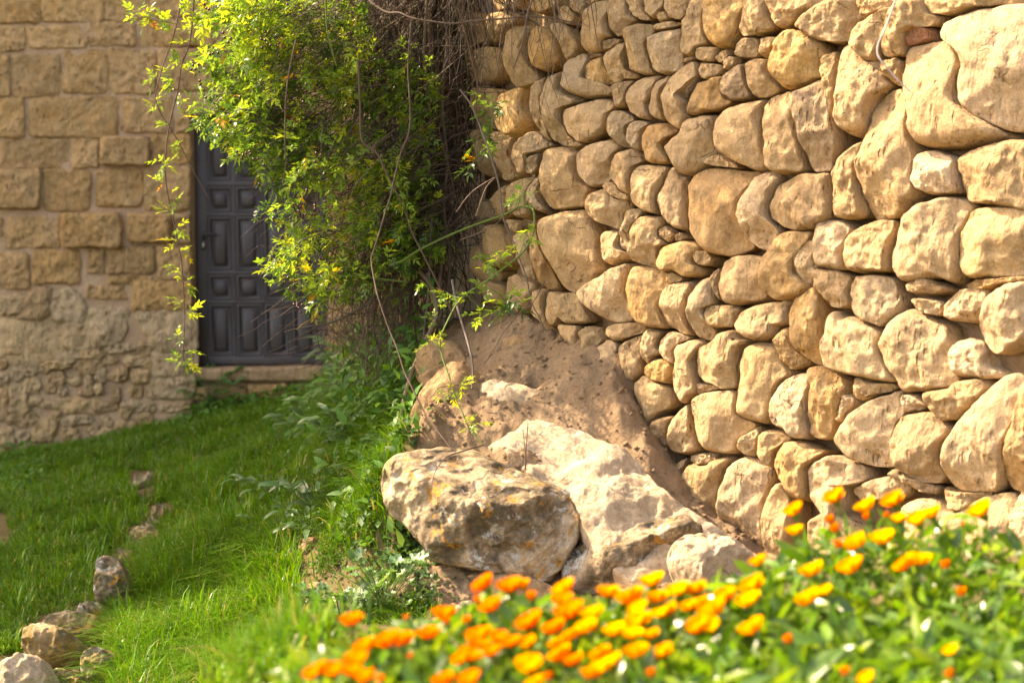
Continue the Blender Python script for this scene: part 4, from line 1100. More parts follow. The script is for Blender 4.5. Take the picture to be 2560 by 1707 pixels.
for (ra, rb) in rows:
    for (ca, cb) in cols:
        x0, x1, z1, z0 = dx(ca), dx(cb), dz(ra), dz(rb)
        smallp = rb - ra < 90
        prof = [(0, 0.001), (0.010, 0.010), (0.016, -0.004), (0.024, -0.002), (0.030, 0.018), (0.052, 0.020), (0.054, 0.002), (0.075, -0.008)]
        V, Fq = [], []
        for ins, dep in prof:
            V += [(x0 + ins, DY + dep, z0 + ins), (x1 - ins, DY + dep, z0 + ins), (x1 - ins, DY + dep, z1 - ins), (x0 + ins, DY + dep, z1 - ins)]
        for i in range(len(prof) - 1):
            for j_ in range(4):
                a = i * 4 + j_
                b = i * 4 + (j_ + 1) % 4
                Fq.append((a, b, b + 4, a + 4))
        e = (len(prof) - 1) * 4
        if smallp:
            V.append(((x0 + x1) / 2, DY - 0.022, (z0 + z1) / 2))
            tr_ = [(e, e + 1, e + 4), (e + 1, e + 2, e + 4), (e + 2, e + 3, e + 4), (e + 3, e, e + 4)]
            me = mesh_np("panel", np.array(V), [np.array(Fq), np.array(tr_)], smooth=False, mats=[M_DOOR])
        else:
            Fq.append((e, e + 1, e + 2, e + 3))
            me = mesh_np("panel", np.array(V), [np.array(Fq)], smooth=False, mats=[M_DOOR])
        link("panel", me, door)
boxes("painted_gap_shade", [(X0 - 0.01, X1 + 0.01, DY + 0.065, DY + 0.12, Z0, Z1)], M_GAP_SHADE, door)  # solid backing behind the leaf; near-black colour stands for the unlit gap
hx, hz = dx(509), dz(585)
hd = boxes("handle", [(hx - 0.012, hx + 0.012, DY - 0.012, DY + 0.001, dz(600), dz(577)), (hx - 0.008, hx + 0.115, DY - 0.055, DY - 0.038, hz - 0.009, hz + 0.009), (hx - 0.008, hx + 0.008, DY - 0.05, DY - 0.01, hz - 0.008, hz + 0.008)], M_IRON, door, bevel=0.003)
lk = boxes("lock_plate", [(dx(503), dx(514), DY - 0.008, DY + 0.001, dz(625), dz(602))], M_IRON, door, bevel=0.002)
lc = boxes("keyhole_cylinder", [(dx(506), dx(511), DY - 0.016, DY - 0.007, dz(619), dz(607))], M_BRASS, lk, bevel=0.002)
PLOC[lk.name] = Vector((0, 0, 0))
lc.location = (0, 0, 0)

# ------------------------------------------------------------------ boulders and loose rocks
def rock(name, label, poly, Y, N, H, depth, seed, mat, cat="rock", ridge=0.03, lo=0.03, seg=110, rings=34, p=2.6, facets=4, group=None, mid=0.004, base=False, tilt=0.1, slope=0.6, cuts=()):
    P = np.array(poly, float)
    cx, cy = P.mean(0)
    if Y is None:
        Y = ground_hit(cx, P[:, 1].max() - 4)[1]
    pl = Plane(at(cx, cy, Y), N)
    o, _ = add_stone(name, pl, P, H, depth, seed, mat, None, seg=seg, rings=rings, p=p, facets=facets, slope=slope, lo=lo, mid=mid, ridge=ridge, grow=1.0, tilt=tilt, edge_noise=0.012, cuts=cuts)
    return tag(o, label, cat, group)


rock("boulder", "big overhanging lichen-spotted boulder jutting out left of the wall's foot",
     [(955,1235),(952,1195),(965,1160),(985,1137),(1030,1128),(1080,1122),(1150,1118),(1230,1150),(1330,1190),(1400,1215),(1450,1245),(1470,1290),(1460,1345),(1440,1395),(1410,1430),(1375,1458),(1330,1465),(1280,1445),(1230,1425),(1160,1418),(1110,1408),(1078,1385),(1055,1350),(1015,1312),(975,1275)],
     10.0, (-0.08, -0.97, 0.12), 0.40, 0.40, 31, M_BOULDER, "boulder", ridge=0.085, lo=0.05, seg=240, rings=90, p=4.0, facets=2, mid=0.008, slope=0.35, cuts=((1.5, 1.9, 0.78), (-1.75, 0.55, 0.56), (2.95, 0.7, 0.66), (0.1, 0.35, 0.62)))
rock("rock_ledge", "long pale jagged rock ledge running along the wall's foot behind the boulders",
     [(1110,1128),(1180,1050),(1225,1015),(1330,1045),(1430,1085),(1530,1128),(1600,1180),(1660,1250),(1760,1315),(1880,1385),(1945,1450),(1900,1535),(1760,1545),(1650,1505),(1560,1475),(1480,1400),(1440,1330),(1390,1255),(1320,1205),(1220,1165)],
     9.88, (-0.2, -0.62, 0.76), 0.10, 0.3, 32, M_ROCK, ridge=0.07, lo=0.045, seg=260, rings=70, p=5.0, facets=4, slope=0.25, tilt=0.0, mid=0.008)
rock("rock", "grey-green rock wedged between the big boulder and the dry bank",
     [(1440,1245),(1490,1190),(1550,1170),(1600,1220),(1580,1300),(1510,1340),(1450,1400),(1430,1350)], 9.95, (-0.15, -0.9, 0.35), 0.12, 0.2, 33, M_BOULDER, ridge=0.05, p=3.6)
rock("boulder", "wide jagged grey boulder right of the overhanging one, above the flowers",
     [(1392,1440),(1415,1390),(1480,1350),(1540,1310),(1590,1275),(1660,1270),(1730,1300),(1790,1335),(1800,1400),(1760,1460),(1680,1500),(1590,1520),(1500,1510),(1430,1495)],
     9.75, (-0.12, -0.88, 0.40), 0.26, 0.3, 34, M_BOULDER, "boulder", ridge=0.06, lo=0.035, seg=150, rings=46, p=3.4, cuts=((1.9, 1.5, 0.60), (-0.9, 0.7, 0.50)))
rock("rock", "whitish rock at the wall's foot just above the dense flowers",
     [(1690,1385),(1740,1350),(1800,1345),(1870,1375),(1930,1420),(1920,1480),(1830,1520),(1750,1520),(1690,1470),(1675,1420)], 9.45, (-0.3, -0.8, 0.5), 0.18, 0.25, 35, M_ROCK, ridge=0.06, lo=0.03, p=3.6)
rock("rock", "smooth tan rock tucked between two boulders behind the flower tips",
     [(1550,1480),(1600,1430),(1650,1390),(1700,1380),(1700,1470),(1650,1520),(1570,1530)], 9.6, (-0.2, -0.85, 0.4), 0.06, 0.2, 36, M_SMOOTH, ridge=0.012)
rock("rock", "cracked tan rock under the overhang of the big boulder",
     [(1085,1530),(1120,1480),(1180,1430),(1300,1430),(1400,1470),(1420,1560),(1300,1620),(1150,1620),(1090,1590)], 9.75, (-0.35, -0.85, 0.25), 0.12, 0.25, 37, M_SMOOTH, ridge=0.03)
rock("rock", "pale block in front of the cracked tan rock below the boulder",
     [(1130,1545),(1150,1505),(1185,1495),(1190,1560),(1170,1600),(1135,1590)], 9.5, (-0.4, -0.8, 0.4), 0.05, 0.12, 38, M_ROCK, ridge=0.012, seg=70, rings=18)
rock("rock", "smooth rounded tan outcrop at the end of the bank beside the grass",
     [(1028,1125),(1040,1060),(1075,985),(1110,930),(1160,900),(1195,950),(1185,1020),(1170,1075),(1130,1110),(1080,1126)], 10.65, (-0.55, -0.75, 0.35), 0.12, 0.25, 39, M_SMOOTH, ridge=0.02)
rock("rock", "brown outcrop under the bramble stems above the smooth tan one",
     [(1045,965),(1050,880),(1085,840),(1150,860),(1190,915),(1150,965),(1090,995)], 11.1, (-0.5, -0.75, 0.4), 0.10, 0.2, 40, M_SMOOTH, ridge=0.025)
rock("rock_slab", "smooth orange-tan bedrock hump at the wall's foot near the corner",
     [(1222,915),(1232,865),(1262,815),(1330,835),(1385,895),(1340,930),(1270,940)], 10.95, (-0.45, -0.7, 0.5), 0.09, 0.2, 41, M_SMOOTH, ridge=0.012)
rock("rock_slab", "flat pale slab half buried in the dry earth bank",
     [(1172,1015),(1190,970),(1240,955),(1320,968),(1380,998),(1330,1025),(1250,1035)], 10.55, (-0.30, -0.45, 0.85), 0.06, 0.2, 42, M_ROCK, ridge=0.008, lo=0.012)
rock("rock_slab", "small flat pale stone lying in the dirt against the bank",
     [(1425,1072),(1455,1022),(1495,1042),(1503,1066),(1465,1078)], 10.42, (-0.3, -0.6, 0.75), 0.035, 0.1, 43, M_ROCK, ridge=0.004, lo=0.006, seg=60, rings=16)
rock("rock_slab", "narrow upright slab on the left edge of the grassy mound",
     [(726,1470),(735,1430),(755,1370),(772,1338),(790,1348),(775,1420),(770,1490),(745,1500)], 10.75, (-0.6, -0.75, 0.2), 0.05, 0.15, 44, M_SMOOTH, ridge=0.015, seg=80, rings=20)
rock("rock_slab", "low tan slab at the foot of the grassy mound",
     [(752,1515),(765,1465),(805,1450),(850,1470),(845,1510),(810,1530),(780,1542),(762,1530)], 10.35, (-0.5, -0.8, 0.3), 0.06, 0.15, 45, M_SMOOTH, ridge=0.012, seg=80, rings=20)
rock("rock", "brown rock half hidden by the frosty-leaved mallow",
     [(780,1595),(785,1545),(805,1525),(850,1530),(880,1580),(850,1630),(805,1620)], 9.95, (-0.5, -0.8, 0.35), 0.08, 0.15, 46, M_SMOOTH, ridge=0.012, seg=80, rings=20)
LAWN = [
 ("upright grey lichened stone in the middle of the lawn row", [(243,1512),(248,1400),(265,1390),(292,1396),(315,1420),(335,1455),(320,1490),(275,1515)], M_BOULDER, 0.10, 0.5),
 ("dark mossy stone in the lawn row behind the upright grey one", [(322,1372),(335,1335),(365,1315),(400,1325),(425,1350),(410,1375),(365,1382)], M_MOSSROCK, 0.09, 0.6),
 ("flat greenish stone on top of the dark mossy stone", [(356,1325),(370,1302),(395,1303),(420,1315),(410,1335),(375,1330)], M_BOULDER, 0.05, 0.6),
 ("small pinkish block at the far end of the lawn row", [(378,1300),(386,1266),(412,1264),(430,1285),(425,1312),(398,1316)], M_SMOOTH, 0.06, 0.5),
 ("lone yellowish stone sunk in the grass before the house", [(328,1220),(348,1188),(374,1178),(384,1195),(360,1214),(338,1226)], M_ROCK, 0.05, 0.7),
 ("thin brown flagstone beside the upright grey stone", [(285,1405),(295,1375),(330,1375),(360,1395),(350,1425),(310,1420)], M_SMOOTH, 0.05, 0.8),
 ("flat lichened stone above the brown mound of the lawn row", [(188,1535),(205,1516),(245,1512),(275,1525),(262,1545),(215,1545)], M_BOULDER, 0.05, 0.8),
 ("long low brown stone behind the round boulder", [(100,1580),(130,1552),(170,1535),(230,1533),(270,1560),(262,1595),(210,1608),(150,1600)], M_MOSSROCK, 0.12, 0.6),
 ("round brown boulder with a mossy side at the lower left", [(68,1625),(72,1590),(90,1570),(140,1565),(190,1585),(206,1620),(192,1658),(150,1680),(108,1672),(80,1655)], M_MOSSROCK, 0.16, 0.45),
 ("white-topped broken rock in the bottom left corner", [(-10,1700),(8,1670),(50,1652),(108,1642),(128,1670),(138,1730),(60,1750),(-10,1745)], M_ROCK, 0.12, 0.6),
 ("reddish rock in the grass right of the round boulder", [(212,1700),(214,1645),(228,1624),(262,1620),(292,1640),(280,1672),(250,1712)], M_SMOOTH, 0.08, 0.4),
 ("brown rubble stone under the round boulder's right side", [(130,1705),(140,1680),(190,1672),(215,1690),(205,1725),(140,1730)], M_SMOOTH, 0.06, 0.5),
]
for i, (lab, poly, mat, H, nz) in enumerate(LAWN):
    rock("field_stone", lab, poly, None, (-0.25, -0.8, nz), H, 0.15, 60 + i, M_MOSSROCK if mat is M_SMOOTH else mat, "stone", ridge=0.035, lo=0.015, seg=90, rings=24, p=2.6)

# crumbs and pebbles lying on the dry bank
pv, pf, n0 = [], [], 0
ico = np.array([(0, 0, 1), (.89, 0, .45), (.28, .85, .45), (-.72, .53, .45), (-.72, -.53, .45), (.28, -.85, .45), (.72, .53, -.45), (-.28, .85, -.45), (-.89, 0, -.45), (-.28, -.85, -.45), (.72, -.53, -.45), (0, 0, -1)])
icf = np.array([(0,1,2),(0,2,3),(0,3,4),(0,4,5),(0,5,1),(1,6,2),(2,7,3),(3,8,4),(4,9,5),(5,10,1),(6,7,2),(7,8,3),(8,9,4),(9,10,5),(10,6,1),(11,7,6),(11,8,7),(11,9,8),(11,10,9),(11,6,10)])
n = 3600
X, Y = RNG.uniform(-0.45, 1.3, n), RNG.uniform(9.3, 11.6, n)
Zp = bank_z(X, Y)
S = 0.0028 + 0.012 * RNG.uniform(0, 1, n) ** 3
Vp = ico[None] * S[:, None, None] * RNG.uniform(0.6, 1.3, (n, 12, 1)) * np.array([1, 1, 0.7]) + np.stack([X, Y, Zp + S * 0.3], -1)[:, None]
Tp = (icf[None] + (np.arange(n) * 12)[:, None, None]).reshape(-1, 3)
tag(link("pebbles", mesh_np("pebbles", Vp.reshape(-1, 3), [Tp], smooth=False, mats=[M_BANK])), "loose crumbs and pebbles on the dry earth bank", kind="stuff")
# ------------------------------------------------------------------ plant helpers
class Acc:
    def __init__(self):
        self.V, self.T, self.Q, self.C, self.n = [], [], [], [], 0

    def add(self, V, T=None, Q=None, C=(1, 1, 1)):
        V = np.asarray(V, float)
        self.V.append(V)
        c = np.asarray(C, float)
        self.C.append(np.broadcast_to(c, V.shape).copy() if c.ndim < 2 else c)
        if T is not None and len(T):
            self.T.append(np.asarray(T) + self.n)
        if Q is not None and len(Q):
            self.Q.append(np.asarray(Q) + self.n)
        self.n += len(V)

    def mesh(self, name, mat, smooth=True, org=None):
        V = np.vstack(self.V)
        if org is not None:
            V = V - np.asarray(org)
        F = []
        if self.T:
            F.append(np.concatenate(self.T))
        if self.Q:
            F.append(np.concatenate(self.Q))
        return mesh_np(name, V, F, smooth=smooth, mats=[mat], col=np.vstack(self.C))


def spline(P, per=6):
    P = np.asarray(P, float)
    if len(P) < 3:
        t = np.linspace(0, 1, per)[:, None]
        return P[0] * (1 - t) + P[-1] * t
    Q = np.vstack([2 * P[0] - P[1], P, 2 * P[-1] - P[-2]])
    out = []
    for i in range(1, len(Q) - 2):
        p0, p1, p2, p3 = Q[i - 1:i + 3]
        t = np.linspace(0, 1, per, endpoint=False)[:, None]
        out.append(0.5 * (2 * p1 + (p2 - p0) * t + (2 * p0 - 5 * p1 + 4 * p2 - p3) * t ** 2 + (3 * p1 - p0 - 3 * p2 + p3) * t ** 3))
    out.append(P[-1:])
    return np.vstack(out)


def tube(acc, path, r0, r1, sides=4, C=(0.12, 0.085, 0.06)):
    path = np.asarray(path, float)
    n = len(path)
    T = np.gradient(path, axis=0)
    T /= np.linalg.norm(T, axis=1)[:, None] + 1e-9
    ref = np.array([0.31, -0.9, 0.3])
    A = np.cross(T, ref)
    A /= np.linalg.norm(A, axis=1)[:, None] + 1e-9
    B = np.cross(T, A)
    r = np.linspace(r0, r1, n)[:, None, None]
    a = np.arange(sides) * 2 * math.pi / sides
    V = path[:, None] + r * (A[:, None] * np.cos(a)[None, :, None] + B[:, None] * np.sin(a)[None, :, None])
    j = np.arange(sides)
    jn = (j + 1) % sides
    Q = np.concatenate([np.stack([i * sides + j, i * sides + jn, (i + 1) * sides + jn, (i + 1) * sides + j], -1) for i in range(n - 1)])
    acc.add(V.reshape(-1, 3), Q=Q, C=C)


def in_poly(x, y, P):
    P = np.asarray(P, float)
    r = np.zeros(len(x), bool)
    for (x0, y0), (x1, y1) in zip(P, np.roll(P, -1, 0)):
        c = ((y0 > y) != (y1 > y)) & (x < (x1 - x0) * (y - y0) / (y1 - y0 + 1e-12) + x0)
        r ^= c
    return r


def sample_poly(P, n, clump=0.0, seed=0):
    P = np.asarray(P, float)
    lo, hi = P.min(0), P.max(0)
    out = np.zeros((0, 2))
    while len(out) < n:
        q = RNG.uniform(lo, hi, (n * 3, 2))
        q = q[in_poly(q[:, 0], q[:, 1], P)]
        if clump:
            f = fbm(np.stack([q[:, 0] / 70, q[:, 1] / 70, q[:, 0] * 0 + seed], -1), 77, 3)
            q = q[RNG.uniform(0, 1, len(q)) < np.clip(0.55 + clump * f * 2, 0.05, 1)]
        out = np.vstack([out, q])
    return out[:n]


def frames(D, Nn):
    """Orthonormal frames: x along D, z near Nn."""
    D = D / (np.linalg.norm(D, axis=1)[:, None] + 1e-9)
    S = np.cross(Nn, D)
    S /= np.linalg.norm(S, axis=1)[:, None] + 1e-9
    Z = np.cross(D, S)
    return np.stack([D, S, Z], -1)      # columns


def blade(L, W, fold=0.25, droop=0.25, tipw=0.62):
    """One leaf along +x, 8 vertices."""
    x = np.array([0, 0.30, 0.68, 1.0]) * L
    z = -droop * L * (np.array([0, 0.30, 0.68, 1.0]) ** 2)
    M = np.stack([x, x * 0, z], -1)
    w1, w2 = W / 2, W / 2 * tipw
    Lf = np.array([[x[1], w1, z[1] + fold * w1], [x[2], w2, z[2] + fold * w2]])
    Rf = Lf * np.array([1, -1, 1])
    V = np.vstack([M, Lf, Rf])
    T = np.array([(0, 1, 4), (2, 3, 5), (1, 0, 6), (3, 2, 7), (1, 2, 5), (1, 5, 4), (2, 1, 6), (2, 6, 7)])
    return V, T


def compound(seed, pairs=2):
    """A rose leaf: paired leaflets on a stalk of length 1."""
    r = np.random.default_rng(seed)
    Vs, Ts, n = [], [], 0
    curve = r.uniform(0.1, 0.35)
    spots = []
    for i in range(pairs):
        t = 0.34 + 0.5 * i / max(1, pairs - 1) if pairs > 1 else 0.55
        spots += [(t, 1), (t, -1)]
    spots.append((0.97, 0))
    for t, s in spots:
        L = r.uniform(0.44, 0.60) * (1.1 if s == 0 else 1.0)
        V, T = blade(L, L * r.uniform(0.36, 0.46), r.uniform(0.05, 0.4), r.uniform(0.05, 0.4))
        a = s * r.uniform(0.75, 1.15) + r.uniform(-0.15, 0.15)
        b = r.uniform(-0.35, 0.25)
        ca, sa, cb, sb = math.cos(a), math.sin(a), math.cos(b), math.sin(b)
        V = V @ np.array([[cb, 0, sb], [0, 1, 0], [-sb, 0, cb]]).T
        V = V @ np.array([[ca, -sa, 0], [sa, ca, 0], [0, 0, 1]]).T
        V = V + np.array([t, 0, -curve * t * t])
        Vs.append(V)
        Ts.append(T + n)
        n += len(V)
    tt = np.linspace(0, 1, 4)
    R = np.stack([tt, tt * 0, -curve * tt ** 2], -1)
    w = 0.012
    V = np.vstack([R + [0, w, 0], R - [0, w, 0]])
    Ts.append(np.array([(i, i + 1, i + 5) for i in range(3)] + [(i, i + 5, i + 4) for i in range(3)]) + n)
    Vs.append(V)
    return np.vstack(Vs), np.concatenate(Ts)


def scatter(acc, V0, T0, P, R, S, C):
    """Copies of one small mesh: positions P, frames R, sizes S, colours C."""
    n, m = len(P), len(V0)
    W = np.einsum('nij,mj->nmi', R, V0) * S[:, None, None] + P[:, None]
    T = (T0[None] + (np.arange(n) * m)[:, None, None]).reshape(-1, 3)
    C = np.repeat(C[:, None], m, 1)
    acc.add(W.reshape(-1, 3), T=T, C=C.reshape(-1, 3))


def unit(n):
    v = RNG.normal(size=(n, 3))
    return v / np.linalg.norm(v, axis=1)[:, None]


# ------------------------------------------------------------------ climbing rose
ROSE_LOC = (-0.45, 10.9, 0.55)
rose = tag(empty("climbing_rose", ROSE_LOC), "tangled climbing rose with backlit leaves and dark hips hanging over the door", "rose bush")


def dv(px):
    return 11.3 + np.clip((np.asarray(px, float) - 480) / 620, -0.2, 1.15) * 0.45


protos = [compound(s, pr) for s, pr in ((1, 2), (2, 2), (3, 3), (4, 2), (5, 1), (6, 3))]
LP, LD, LN, LS, LC, LK = [], [], [], [], [], []
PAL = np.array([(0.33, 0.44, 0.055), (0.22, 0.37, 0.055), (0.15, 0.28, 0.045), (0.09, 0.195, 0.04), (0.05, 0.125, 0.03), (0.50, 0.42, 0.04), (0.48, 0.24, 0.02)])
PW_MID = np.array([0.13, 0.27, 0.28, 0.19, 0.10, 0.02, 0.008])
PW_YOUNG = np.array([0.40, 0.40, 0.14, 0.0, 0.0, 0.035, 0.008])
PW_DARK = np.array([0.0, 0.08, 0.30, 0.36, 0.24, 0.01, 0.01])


def nodes(P, out, per=3, size=0.07, pal=PW_MID, spread=0.9, jit=0.012, droop=0.25):
    """Clusters of compound leaves at points P, growing roughly along out."""
    n = len(P) * per
    Pn = np.repeat(P, per, 0) + RNG.normal(0, jit, (n, 3))
    D = np.repeat(np.broadcast_to(out, P.shape), per, 0) * 0.8 + unit(n) * spread
    D[:, 2] -= droop * RNG.uniform(0, 1.6, n)
    N = np.array([-0.15, 0.1, 1.0]) + unit(n) * 0.55
    LP.append(Pn)
    LD.append(D)
    LN.append(N)
    LS.append(0.78 * size * RNG.uniform(0.65, 1.25, n))
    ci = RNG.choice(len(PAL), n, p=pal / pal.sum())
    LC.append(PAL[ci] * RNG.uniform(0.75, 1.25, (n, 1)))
    LK.append(RNG.integers(0, len(protos), n))


twigs = Acc()
BR = [(0.075, 0.05, 0.035), (0.10, 0.07, 0.05), (0.055, 0.04, 0.03), (0.14, 0.10, 0.07), (0.09, 0.05, 0.035), (0.08, 0.07, 0.03)]
MASS = [(520,-40),(900,-40),(960,100),(1000,190),(1090,230),(1060,330),(1010,420),(1040,520),(1000,640),(930,720),(860,760),(760,720),(720,640),(715,520),(660,470),(590,380),(500,310),(490,200),(510,100)]
LEFT_TOP = [(510,-40),(900,-40),(940,120),(960,260),(900,420),(760,480),(690,430),(600,380),(495,300),(485,190),(512,80)]
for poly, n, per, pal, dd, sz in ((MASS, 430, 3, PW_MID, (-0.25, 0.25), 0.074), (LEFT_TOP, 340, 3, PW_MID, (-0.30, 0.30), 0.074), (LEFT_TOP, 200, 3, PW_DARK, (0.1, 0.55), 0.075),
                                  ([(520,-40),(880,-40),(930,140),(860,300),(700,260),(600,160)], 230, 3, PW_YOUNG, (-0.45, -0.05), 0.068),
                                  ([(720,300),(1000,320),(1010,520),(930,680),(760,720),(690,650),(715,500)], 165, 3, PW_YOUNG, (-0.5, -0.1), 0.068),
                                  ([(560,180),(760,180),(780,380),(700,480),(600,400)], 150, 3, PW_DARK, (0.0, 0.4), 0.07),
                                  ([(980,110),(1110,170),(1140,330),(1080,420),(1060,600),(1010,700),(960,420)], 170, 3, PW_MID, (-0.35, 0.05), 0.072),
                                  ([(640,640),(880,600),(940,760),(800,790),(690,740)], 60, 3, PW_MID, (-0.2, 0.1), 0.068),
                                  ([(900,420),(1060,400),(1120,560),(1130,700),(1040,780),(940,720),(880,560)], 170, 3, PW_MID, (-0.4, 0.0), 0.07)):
    q = sample_poly(poly, n, 1.0, n)
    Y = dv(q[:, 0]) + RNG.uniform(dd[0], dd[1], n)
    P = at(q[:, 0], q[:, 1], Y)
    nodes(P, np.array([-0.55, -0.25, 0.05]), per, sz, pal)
    for p_ in P[RNG.uniform(0, 1, n) < 0.75]:           # the twig that carries the cluster
        b = p_ + np.array([RNG.uniform(0.05, 0.35), RNG.uniform(0.0, 0.25), RNG.uniform(-0.05, 0.28)])
        m_ = (p_ + b) / 2 + RNG.normal(0, 0.03, 3)
        tube(twigs, spline([b, m_, p_], 4), 0.0022, 0.0012, 3, random.choice(BR))

# unseen rose crown above the frame, added to shade the wall
n = 620
P = np.stack([RNG.uniform(-1.15, 0.25, n), RNG.uniform(10.4, 11.6, n), RNG.uniform(2.75, 3.75, n)], -1)
P = P[(P[:, 1] > 10.75 - 0.6 * (P[:, 0] + 0.3)) | (P[:, 2] > 3.1)]
nodes(P, np.array([-0.4, -0.3, 0.3]), 4, 0.105, PW_MID)
for p_ in P[::2]:
    b = p_ + np.array([RNG.uniform(0.1, 0.5), RNG.uniform(0.0, 0.3), RNG.uniform(-0.4, 0.1)])
    tube(twigs, spline([b, (p_ + b) / 2 + RNG.normal(0, 0.04, 3), p_], 4), 0.004, 0.0015, 3, random.choice(BR))
# dense hanging stems
MASS_T = [(870,-60),(1180,-60),(1170,180),(1120,420),(1120,620),(1080,780),(1040,900),(960,880),(900,740),(950,600),(930,420),(890,200)]
EDGE_T = [(1050,-60),(1195,-60),(1188,200),(1180,420),(1160,640),(1120,760),(1060,720)]
for x, y in np.vstack([sample_poly(MASS_T, 1050), sample_poly(EDGE_T, 330)]):
    L = RNG.uniform(120, 420)
    dx_, bow = RNG.normal(-25, 55), RNG.normal(0, 28)
    Y = dv(x) + RNG.uniform(-0.1, 0.8)
    pts = [(x, y - L * 0.5), (x + dx_ * 0.3 + bow, y - L * 0.15), (x + dx_ * 0.7 + bow * 0.6, y + L * 0.2), (x + dx_, y + L * 0.5)]
    Yp = Y + np.cumsum(RNG.normal(0, 0.05, 4))
    pts = [(a, min(b, 960 + 0.2 * (a - 900))) for a, b in pts]
    tube(twigs, spline(at([p[0] for p in pts], [p[1] for p in pts], Yp), 4), RNG.uniform(0.0022, 0.0048), 0.0013, 3, random.choice(BR))
for x, y in sample_poly([(700,420),(980,380),(1060,640),(1090,860),(980,960),(840,860),(760,780)], 260):
    L = RNG.uniform(60, 260)
    a = RNG.uniform(0, math.pi * 2)
    Y = dv(x) + RNG.uniform(0.0, 0.6)
    v = np.array([math.cos(a) * 0.9, abs(math.sin(a)) * 0.8]) * L
    k_ = RNG.normal(0, 25, 2)
    pts = np.array([(x, y), (x + v[0] * .35 + k_[0], y + v[1] * .35 + k_[1]), (x + v[0] * .7, y + v[1] * .7), (x + v[0], y + v[1])])
    pts[:, 1] = np.minimum(pts[:, 1], 960)
    tube(twigs, spline(at(pts[:, 0], pts[:, 1], Y + np.cumsum(RNG.normal(0, 0.05, 4))), 4), RNG.uniform(0.0018, 0.0036), 0.0011, 3, random.choice(BR))
# bare twigs trailing down over the wall's top
for _ in range(85):
    x = RNG.uniform(1090, 1470) if RNG.uniform() < 0.8 else RNG.uniform(1080, 1300)
    L = RNG.uniform(60, 260) * (1.0 if x < 1400 else 0.55)
    Yw = (wall_Y(x) if x > 1290 else 11.4) - RNG.uniform(0.12, 0.45)
    d_, bw = RNG.normal(0, 45), RNG.normal(0, 16)
    pts = [(x, -50), (x + d_ * .3 + bw, -50 + L * .45), (x + d_ * .6 + bw, -50 + L * .9), (x + d_, -50 + L * 1.35)]
    tube(twigs, spline(at([p[0] for p in pts], [p[1] for p in pts], Yw + np.cumsum(RNG.normal(0, 0.03, 4))), 4), RNG.uniform(0.0016, 0.0032), 0.0009, 3, random.choice(BR))
tw = link("fine_twigs", twigs.mesh("fine_twigs", M_TWIG), rose)
tag(tw, kind="stuff")

